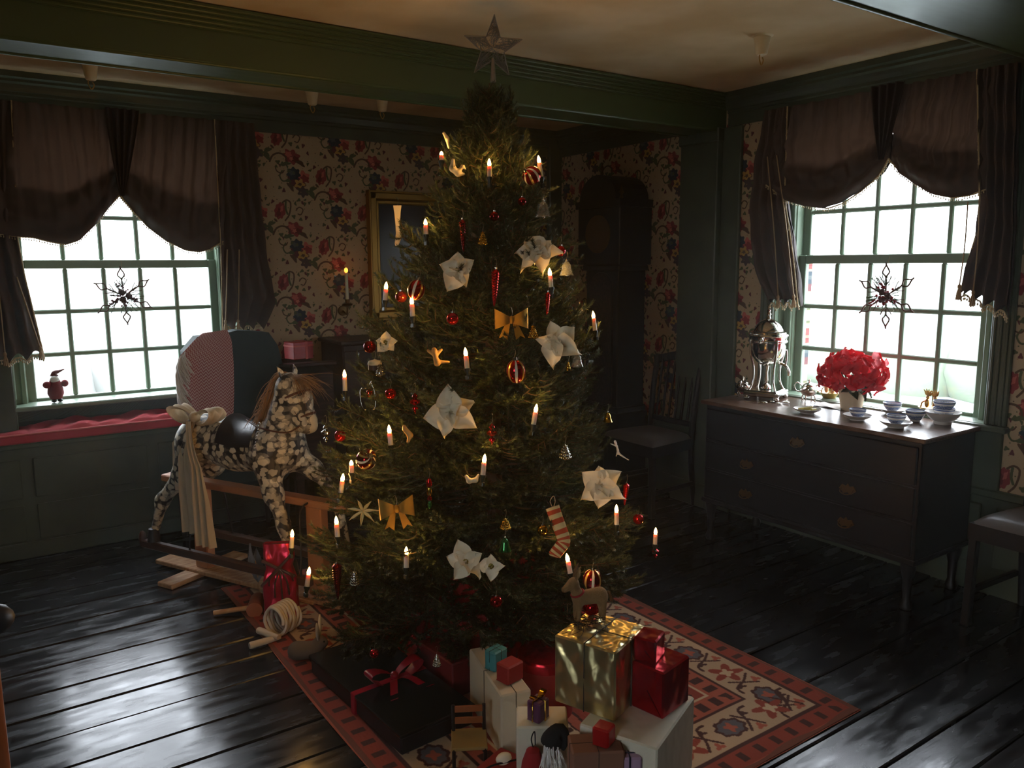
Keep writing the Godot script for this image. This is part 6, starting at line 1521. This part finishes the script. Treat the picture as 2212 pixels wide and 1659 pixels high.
func build_ornaments():
	std("stripe_gold", srgb(216, 176, 96), 0.25, 0.5); std("copper_glass", srgb(190, 66, 46), 0.1, 0.9)
	var R = M["red_glass"]; var D = M["deep_red_glass"]; var up := Basis()
	for q in [[1209, 543, 0.020, "plain red glass ball hung beside the yellow-lit poinsettia", R], [976, 689, 0.022, "plain red glass ball left of the upper glitter bow, below the cream poinsettia", R], [842, 851, 0.020, "plain red glass ball next to the glass instrument ornament", R], [733, 942, 0.022, "plain red glass ball closest to the rocking horse's chest", R], [1070, 1300, 0.021, "dark red glass ball lowest at the middle of the fir over the red cloth", D], [1377, 1122, 0.022, "red glass ball beside the lit candle facing the chest, low on the fir", R], [1066, 468, 0.018, "dark red glass ball high in the middle of the fir", D], [1126, 436, 0.016, "dark red glass ball between the swirled bauble and the fir's middle", D], [797, 750, 0.024, "smoky red glass ball above the drum ornament on the window seat side", D], [865, 642, 0.022, "brown glass ball half hidden behind the tilted striped bauble", M["copper_glass"]], [1170, 1146, 0.019, "small gold glass ball left of the striped sock", M["gold_glass"]], [807, 1412, 0.016, "small red glass ball near the red ribbon bow of the black case", R]]:
		ball(on_tree(q[0], q[1], 1.04), q[2], q[3], q[4])
	striped_ball(on_tree(897, 627, 1.06), 0.032, 1.2, Basis(Vector3.BACK, -0.35), "tilted oval red bauble with cream stripes right above a lit candle", 0.0, R)
	striped_ball(on_tree(1113, 803, 1.06), 0.034, 1.25, Basis(Vector3.BACK, 0.12), "hanging oval red bauble with cream stripes in the fir's middle", 0.3, R)
	striped_ball(on_tree(1147, 380, 1.05), 0.036, 1.0, Basis(Vector3.BACK, 1.1), "swirled red and cream bauble near the top candle", 1.4, R)
	striped_ball(on_tree(790, 993, 1.05), 0.038, 1.0, Basis(Vector3.RIGHT, 1.1), "round dark bauble with pinwheel cream stripes on the horse side", 2.0, D)
	striped_ball(on_tree(1278, 1254, 1.05), 0.034, 1.2, Basis(), "oval red bauble with cream stripes behind the straw donkey", 0.2, D)
	for q in [[1069, 582, 0.135, 0.015, "long knobbly red glass icicle in the upper middle of the fir", R, 7.0, -0.06], [1182, 632, 0.085, 0.009, "thin twisted red icicle below the candle under the lit poinsettia", R, 6.0, -0.05], [725, 1218, 0.135, 0.017, "dark spiral glass icicle hanging low beside the pink parcel side", D, 8.0, 0.0], [997, 475, 0.12, 0.013, "dark beaded icicle above the cream poinsettia", D, 6.0, 0.03], [1352, 1045, 0.09, 0.012, "thin red and silver icicle at the chest side edge of the fir", R, 6.0, -0.1]]:
		icicle(on_tree(q[0], q[1], 1.05), q[2], q[3], Basis(Vector3.BACK, q[7]), q[4], q[5], q[6])
	var fin := [[[0.0, -0.1], [0.12, 0.0], [0.4, 0.2], [0.42, 0.35], [0.2, 0.5], [0.14, 0.55]], [[0.1, -0.42], [0.26, -0.3], [0.24, -0.2], [0.1, -0.1]], [[0.0, -0.7], [0.06, -0.55], [0.12, -0.46], [0.05, -0.4]], [[0.14, 0.55], [0.24, 0.68], [0.2, 0.8], [0.08, 0.92], [0.0, 1.0]]]
	turned(on_tree(895, 876, 1.05), 0.044, fin, "tiered red glass finial left of the large cream lily", [R, R, R, D]); turned(on_tree(1061, 943, 1.05), 0.046, fin, "tiered copper red finial just above a lit candle", [M["copper_glass"], R, M["copper_glass"], R]); turned(on_tree(1414, 1196, 1.02), 0.036, fin, "small tiered red finial under the candle furthest towards the chest", [R, R, D, M["silver"]]); turned(on_tree(703, 942, 1.1), 0.045, fin, "dark silver beaded finial hanging nearest the rocking horse's chest", [M["silver_glass"]])
	turned(on_tree(926, 1070, 1.05), 0.06, [[[0.0, -0.1], [0.13, 0.0], [0.16, 0.2], [0.11, 0.45]], [[0.05, 0.45], [0.15, 0.55], [0.16, 0.75], [0.1, 0.95], [0, 1.0]], [[0.04, -0.35], [0.13, -0.28], [0.12, -0.14], [0.04, -0.08]], [[0.0, -0.85], [0.08, -0.75], [0.13, -0.5], [0.05, -0.34]]], "long red gold and green glass drop above the lower glitter bow", [M["gold_glass"], R, R, M["green_glass"]], up, "glass_drop")
	for q in [[1041, 530, 0.05, 0.017, "gold pine cone glass ornament above the knobbly red icicle", M["gold_glass"], 6], [1150, 732, 0.05, 0.018, "gold pine cone glass ornament beside the upper glitter bow", M["gold_glass"], 6], [1090, 1144, 0.04, 0.018, "glittering gold glass fir tree ornament in the lower middle", M["gold_glass"], 5], [942, 1440, 0.046, 0.014, "silver pine cone hanging lowest above the dark red parcel", M["silver_glass"], 6], [765, 1265, 0.055, 0.016, "tilted silver glass cone beside the dark spiral icicle", M["silver_glass"], 6], [820, 812, 0.045, 0.017, "green silver glass fir tree under the drum ornament", M["silver_glass"], 5], [1219, 992, 0.055, 0.022, "silver gold glass fir tree on the chest side of the fir", M["silver_glass"], 5], [1226, 800, 0.032, 0.009, "small gold glass acorn beside the clear bell", M["gold_glass"], 4]]:
		knobbly(on_tree(q[0], q[1], 1.05), q[2], q[3], q[4], q[5], q[6])
	for q in [[1245, 792, 0.048, "clear glass bell on the chest side below the solitary candle", M["clear_glass"]], [1222, 596, 0.055, "clear glass bell below the plain red ball near the fir top", M["clear_glass"]], [1172, 470, 0.06, "dim clear glass bell above the yellow-lit poinsettia", M["clear_glass"]], [1311, 912, 0.038, "shiny gold bell at the chest side edge of the fir", M["gold_glass"]], [1089, 1190, 0.045, "dim green glass bell in the lower middle of the fir", M["green_glass"]]]:
		bell(on_tree(q[0], q[1], 1.05), q[2], q[3], q[4])
	poinsettia(987, 585, 0.075, 0.15, 0.1, "squarish cream silk poinsettia in the upper middle of the fir", 5, 0.3)
	poinsettia(1160, 548, 0.085, -0.2, 0.2, "bright yellow-lit silk poinsettia right above a lit candle", 6, 0.5, 0.4)
	poinsettia(1200, 738, 0.085, -0.3, 0.0, "drooping cream silk poinsettia below the solitary candle", 5, 0.6, 0.2)
	poinsettia(972, 895, 0.095, 0.1, 0.0, "largest cream silk flower, like a lily, in the fir's middle", 5, 0.35, 0.3)
	poinsettia(1298, 1050, 0.085, -0.5, 0.1, "cream silk poinsettia at the chest side above a lit candle", 6, 0.6, 0.1)
	poinsettia(1003, 1216, 0.075, 0.4, 0.5, "dull olive silk poinsettia low in the middle of the fir", 5, 0.3)
	poinsettia(832, 742, 0.045, 0.3, 0.2, "small pale silk flower above the drum ornament", 5, 0.3)
	poinsettia(1060, 1225, 0.045, -0.2, 0.3, "small grey silk flower beside the dull olive one", 4, 0.3)
	glitter_bow(1103, 692, 0.06, 0.02, "flat wide gold glitter bow in the upper middle of the fir"); glitter_bow(855, 1100, 0.06, 0.08, "gold glitter bow with forked tails on the horse side")
	# knitted sock
	var p = on_tree(1205, 1140, 1.07); var t = thing("knitted_sock", "tiny orange and cream striped knitted sock hung low on the fir", "sock", p); t.basis = facing(EYE - p)
	var path = smooth_path([Vector3(-0.022, 0.07, 0), Vector3(-0.008, 0.03, 0), Vector3(0.012, -0.022, 0), Vector3(0.018, -0.05, 0), Vector3(0.006, -0.068, 0), Vector3(-0.012, -0.092, 0), Vector3(-0.016, -0.102, 0)], 6)
	var n = path.size()
	for k in n - 1:
		if k % 2: continue
		var sub := PackedVector3Array([path[k], path[min(k + 1, n - 1)], path[min(k + 2, n - 1)]]); var rr := []
		for j in 3:
			var f = float(k + j) / n; rr.push_back(lerpf(0.0245, 0.021, f) * (1.0 if f < 0.86 else sqrt(max(0.05, (1.0 - f) / 0.14))))
		var g := Geo.new(); g.tube(sub, rr, 16, k > n - 4)
		var o = put("knit_band", g, std("knit_orange", srgb(206, 84, 44), 0.95) if (k / 2) % 2 else std("knit_cream", srgb(238, 204, 140), 0.95), t); o.scale = Vector3(1, 1, 0.5)
	var g := Geo.new(); g.ell(Vector3(0.022, -0.048, 0), Vector3(0.018, 0.02, 0.011)); put("heel", g, M["knit_cream"], t)
	tube_part("loop", [Vector3(-0.022, 0.07, 0), Vector3(-0.03, 0.09, 0), Vector3(-0.018, 0.108, 0), Vector3(-0.012, 0.09, 0), Vector3(-0.018, 0.07, 0)], 0.0014, M["cord"], t, 5)
	# cream felt stocking before the picture
	p = on_tree(858, 488, 1.25); t = thing("cream_stocking", "long thin cream stocking ornament hanging before the dark picture", "ornament", p); t.basis = facing(EYE - p)
	var po := PackedVector2Array()
	for q in [[-0.017, 0.078], [0.016, 0.078], [0.012, 0.055], [0.006, -0.02], [0.013, -0.035], [0.012, -0.05], [0.0, -0.078], [-0.012, -0.08], [-0.015, -0.072], [-0.009, -0.03], [-0.010, 0.0], [-0.013, 0.05]]: po.push_back(Vector2(q[0], q[1]))
	g = Geo.new(); g.prism(po, 0.006, Transform3D(), 0.0); put("felt", g, M["cream_wood"], t); hook(t, Vector3(0, 0.078, 0), 0.03)
	# carved cream shapes
	var cw = M["cream_wood"]
	carved(990, 365, "curled cream swan ornament near the top candle", [[Vector3(-0.022, 0.03, 0), Vector3(-0.024, 0.0, 0), 0.007, 0.012], [Vector3(-0.024, 0.0, 0), Vector3(-0.004, -0.018, 0), 0.012, 0.011], [Vector3(-0.004, -0.018, 0), Vector3(0.018, -0.02, 0), 0.011, 0.005], [Vector3(0.0, -0.008, 0), Vector3(0.014, 0.008, 0), 0.007, 0.006], [Vector3(0.014, 0.008, 0), Vector3(0.024, -0.002, 0), 0.006, 0.003]], 0.008, cw)
	carved(964, 300, "thin cream bird hanging from the topmost window seat side branches", [[Vector3(-0.012, 0.02, 0), Vector3(0.0, 0.0, 0), 0.006, 0.008], [Vector3(0.0, 0.0, 0), Vector3(0.006, -0.035, 0), 0.008, 0.004]], 0.006, cw)
	carved(940, 770, "golden angel ornament left of the middle candle", [[Vector3(-0.006, 0.022, 0), Vector3(-0.004, 0.02, 0), 0.009, 0.009], [Vector3(-0.004, 0.008, 0), Vector3(0.004, -0.025, 0), 0.007, 0.012], [Vector3(-0.004, 0.004, -0.006), Vector3(-0.028, 0.02, -0.008), 0.008, 0.005], [Vector3(0.0, 0.004, -0.006), Vector3(0.02, 0.022, -0.008), 0.008, 0.005], [Vector3(0.006, -0.02, 0), Vector3(0.045, -0.022, 0), 0.007, 0.004]], 0.006, std("gilt_wood", srgb(206, 158, 88), 0.5), 0.0, "carved_angel")
	carved(879, 935, "small gold bird ornament beside a lit candle", [[Vector3(-0.01, 0.012, 0), Vector3(0.008, -0.01, 0), 0.009, 0.011], [Vector3(0.008, -0.01, 0), Vector3(0.0, -0.035, 0), 0.009, 0.005], [Vector3(-0.012, 0.022, 0), Vector3(-0.01, 0.012, 0), 0.006, 0.006]], 0.006, M["gilt_wood"])
	carved(1018, 1032, "cream half-moon ornament beside the candle under the copper finial", [[Vector3(-0.02, 0.004, 0), Vector3(-0.01, -0.012, 0), 0.006, 0.009], [Vector3(-0.01, -0.012, 0), Vector3(0.012, -0.01, 0), 0.009, 0.008], [Vector3(0.012, -0.01, 0), Vector3(0.022, 0.008, 0), 0.008, 0.004]], 0.006, cw, 0.0, "carved_moon")
	carved(1333, 965, "white twig figure at the chest side edge of the fir", [[Vector3(-0.03, 0.01, 0), Vector3(-0.004, 0.0, 0), 0.0028, 0.0034], [Vector3(-0.004, 0.0, 0), Vector3(0.002, -0.028, 0), 0.0045, 0.005], [Vector3(0.002, -0.028, 0), Vector3(0.022, -0.042, 0), 0.005, 0.003], [Vector3(0.022, -0.042, 0), Vector3(0.045, -0.055, 0), 0.003, 0.0026], [Vector3(0.002, -0.015, 0), Vector3(-0.006, -0.04, 0), 0.003, 0.0026], [Vector3(-0.012, 0.02, 0), Vector3(-0.008, 0.01, 0), 0.0055, 0.0055]], 0.004, std("twig_white", srgb(224, 222, 216), 0.7), 0.0, "twig_figure", 1.02)
	# drum and instrument on the window seat side
	p = on_tree(808, 792, 1.05); t = thing("toy_drum", "small cream-topped drum ornament on the horse side of the fir", "drum", p)
	g = Geo.new(); g.lathe([Vector2(0, -0.012), Vector2(0.024, -0.012), Vector2(0.024, 0.008)], 22); put("body", g, std("drum_dark", srgb(60, 44, 36), 0.5), t); g = Geo.new(); g.lathe([Vector2(0.026, 0.006), Vector2(0.026, 0.011), Vector2(0.022, 0.02), Vector2(0.0, 0.026)], 22); put("skin", g, cw, t); hook(t, Vector3(0, 0.026, 0))
	p = on_tree(792, 850, 1.05); t = thing("glass_lyre", "glass lyre ornament of bent silver rods on the horse side", "ornament", p); t.basis = facing(EYE - p)
	for s in [-1.0, 1.0]: tube_part("rod", [Vector3(-0.002 + s * 0.016, 0.03 + s * 0.01, 0), Vector3(s * 0.027 , 0.0, 0), Vector3(s * 0.024 + 0.004, -0.05, 0), Vector3(s * 0.012 + 0.006, -0.062, 0)], 0.0022, M["silver_glass"], t, 8)
	tube_part("rod", [Vector3(-0.026, 0.012, 0), Vector3(0.0, 0.022, 0), Vector3(0.018, 0.044, 0)], 0.0022, M["silver_glass"], t, 8); g = Geo.new(); g.ell(Vector3(0.008, 0.0, 0), Vector3(0.012, 0.016, 0.007)); put("crest", g, M["copper_glass"], t)
	# straw star
	p = on_tree(782, 1106, 1.06); t = thing("straw_star", "pale straw star above the candle over the spiral icicle", "ornament", p); t.basis = facing(EYE - p + Vector3(0, 2.5, 0))
	for k in 7:
		var a = TAU * k / 7 + 0.3; g = Geo.new(); leaf_shape(g, Transform3D(Basis(Vector3.BACK, a), Vector3.ZERO), 0.056, 0.011, 0.006); put("straw", g, std("straw_pale", srgb(224, 208, 150), 0.6), t)
func build_wreaths():
	for q in [[on_z(266, 640, -5.235), Basis(), "twig snowflake wreath with greenery hung in the window seat window"], [on_x(1912, 640, 4.045), Basis(Vector3(0, 0, 1), Vector3.UP, Vector3(-1, 0, 0)), "twig snowflake wreath with red berries hung above the poinsettia"]]:
		var t = thing("snowflake_wreath", q[2], "wreath", q[0]); t.basis = q[1]
		var tw = std("twig", srgb(92, 72, 60), 0.8); var g: Geo
		for k in 6:
			var a = PI / 2 + TAU * k / 6 + 0.06; var d = Vector3(cos(a), sin(a), 0); var s = Vector3(-sin(a), cos(a), 0)
			g = Geo.new(); g.tube(smooth_path([d * 0.02, d * 0.095, d * 0.125 + s * 0.019, d * 0.16, d * 0.176, d * 0.16 - s * 0.003, d * 0.125 - s * 0.019, d * 0.095, d * 0.03], 4), 0.0042, 6)
			for e in [-1.0, 1.0]: g.tube(smooth_path([d * 0.055, d * 0.08 + s * 0.02 * e, d * 0.10 + s * 0.03 * e], 3), 0.0025, 5)
			put("twig_arm", g, tw, t)
		g = Geo.new(); g.tinted = true
		for k in 38:
			var a = rng.randf() * TAU; var r = rng.randf_range(0.0, 0.07); var d = Vector3(cos(a), sin(a), rng.randf_range(-0.1, 0.5)).normalized(); var p0 = Vector3(cos(a), sin(a), 0) * r
			needles(g, PackedVector3Array([p0, p0 + d * 0.03, p0 + d * 0.055]), 0.002, 1100, 0.017, 1.5)
		var f = put("greenery", g, M["fir_needle"], t); f.set_meta("kind", "stuff")
		g = Geo.new(); var red = q[2].contains("berries")
		for k in 64:
			var a = rng.randf() * TAU; var c = Vector3(cos(a), sin(a), 0) * rng.randf_range(0.0, 0.06) + Vector3(0, -0.005, rng.randf_range(0.0, 0.03))
			if k > 24: c = [Vector3(-0.085, -0.045, 0.01), Vector3(-0.03, 0.07, 0.01), Vector3(0.06, -0.03, 0.01), Vector3(0.0, -0.05, 0.015)][k % 4] * rng.randf_range(0.4, 1.0) + Vector3(rng.randf_range(-1, 1), rng.randf_range(-1, 1), 0) * 0.01
			g.ell(c, Vector3.ONE * rng.randf_range(0.005, 0.0075), Basis(), 8, 6)
		put("berries", g, std("berry_red", srgb(140, 26, 36), 0.4) if red else std("berry_plum", srgb(88, 40, 50), 0.5), t)
		g = Geo.new()
		for k in 3:
			var c = Vector3(cos(k * 2.1), sin(k * 2.1), 0) * 0.022 + Vector3(0, 0, 0.02); g.ell(c, Vector3(0.017, 0.017, 0.014), Basis(), 10, 8)
			for j in 16: g.ell(c + Vector3(cos(j * 2.4) * 0.013, sin(j * 2.4) * 0.013, 0.004 + 0.008 * sin(j)), Vector3(0.006, 0.006, 0.004), Basis(), 6, 4)
		put("pine_cones", g, std("cone_brown", srgb(74, 48, 44), 0.8), t)
		g = Geo.new(); g.tube(PackedVector3Array([Vector3(0, 0.165, 0), Vector3(0.0, 0.21, -0.01)]), 0.0012, 5); put("hanging_thread", g, M["cord"], t)
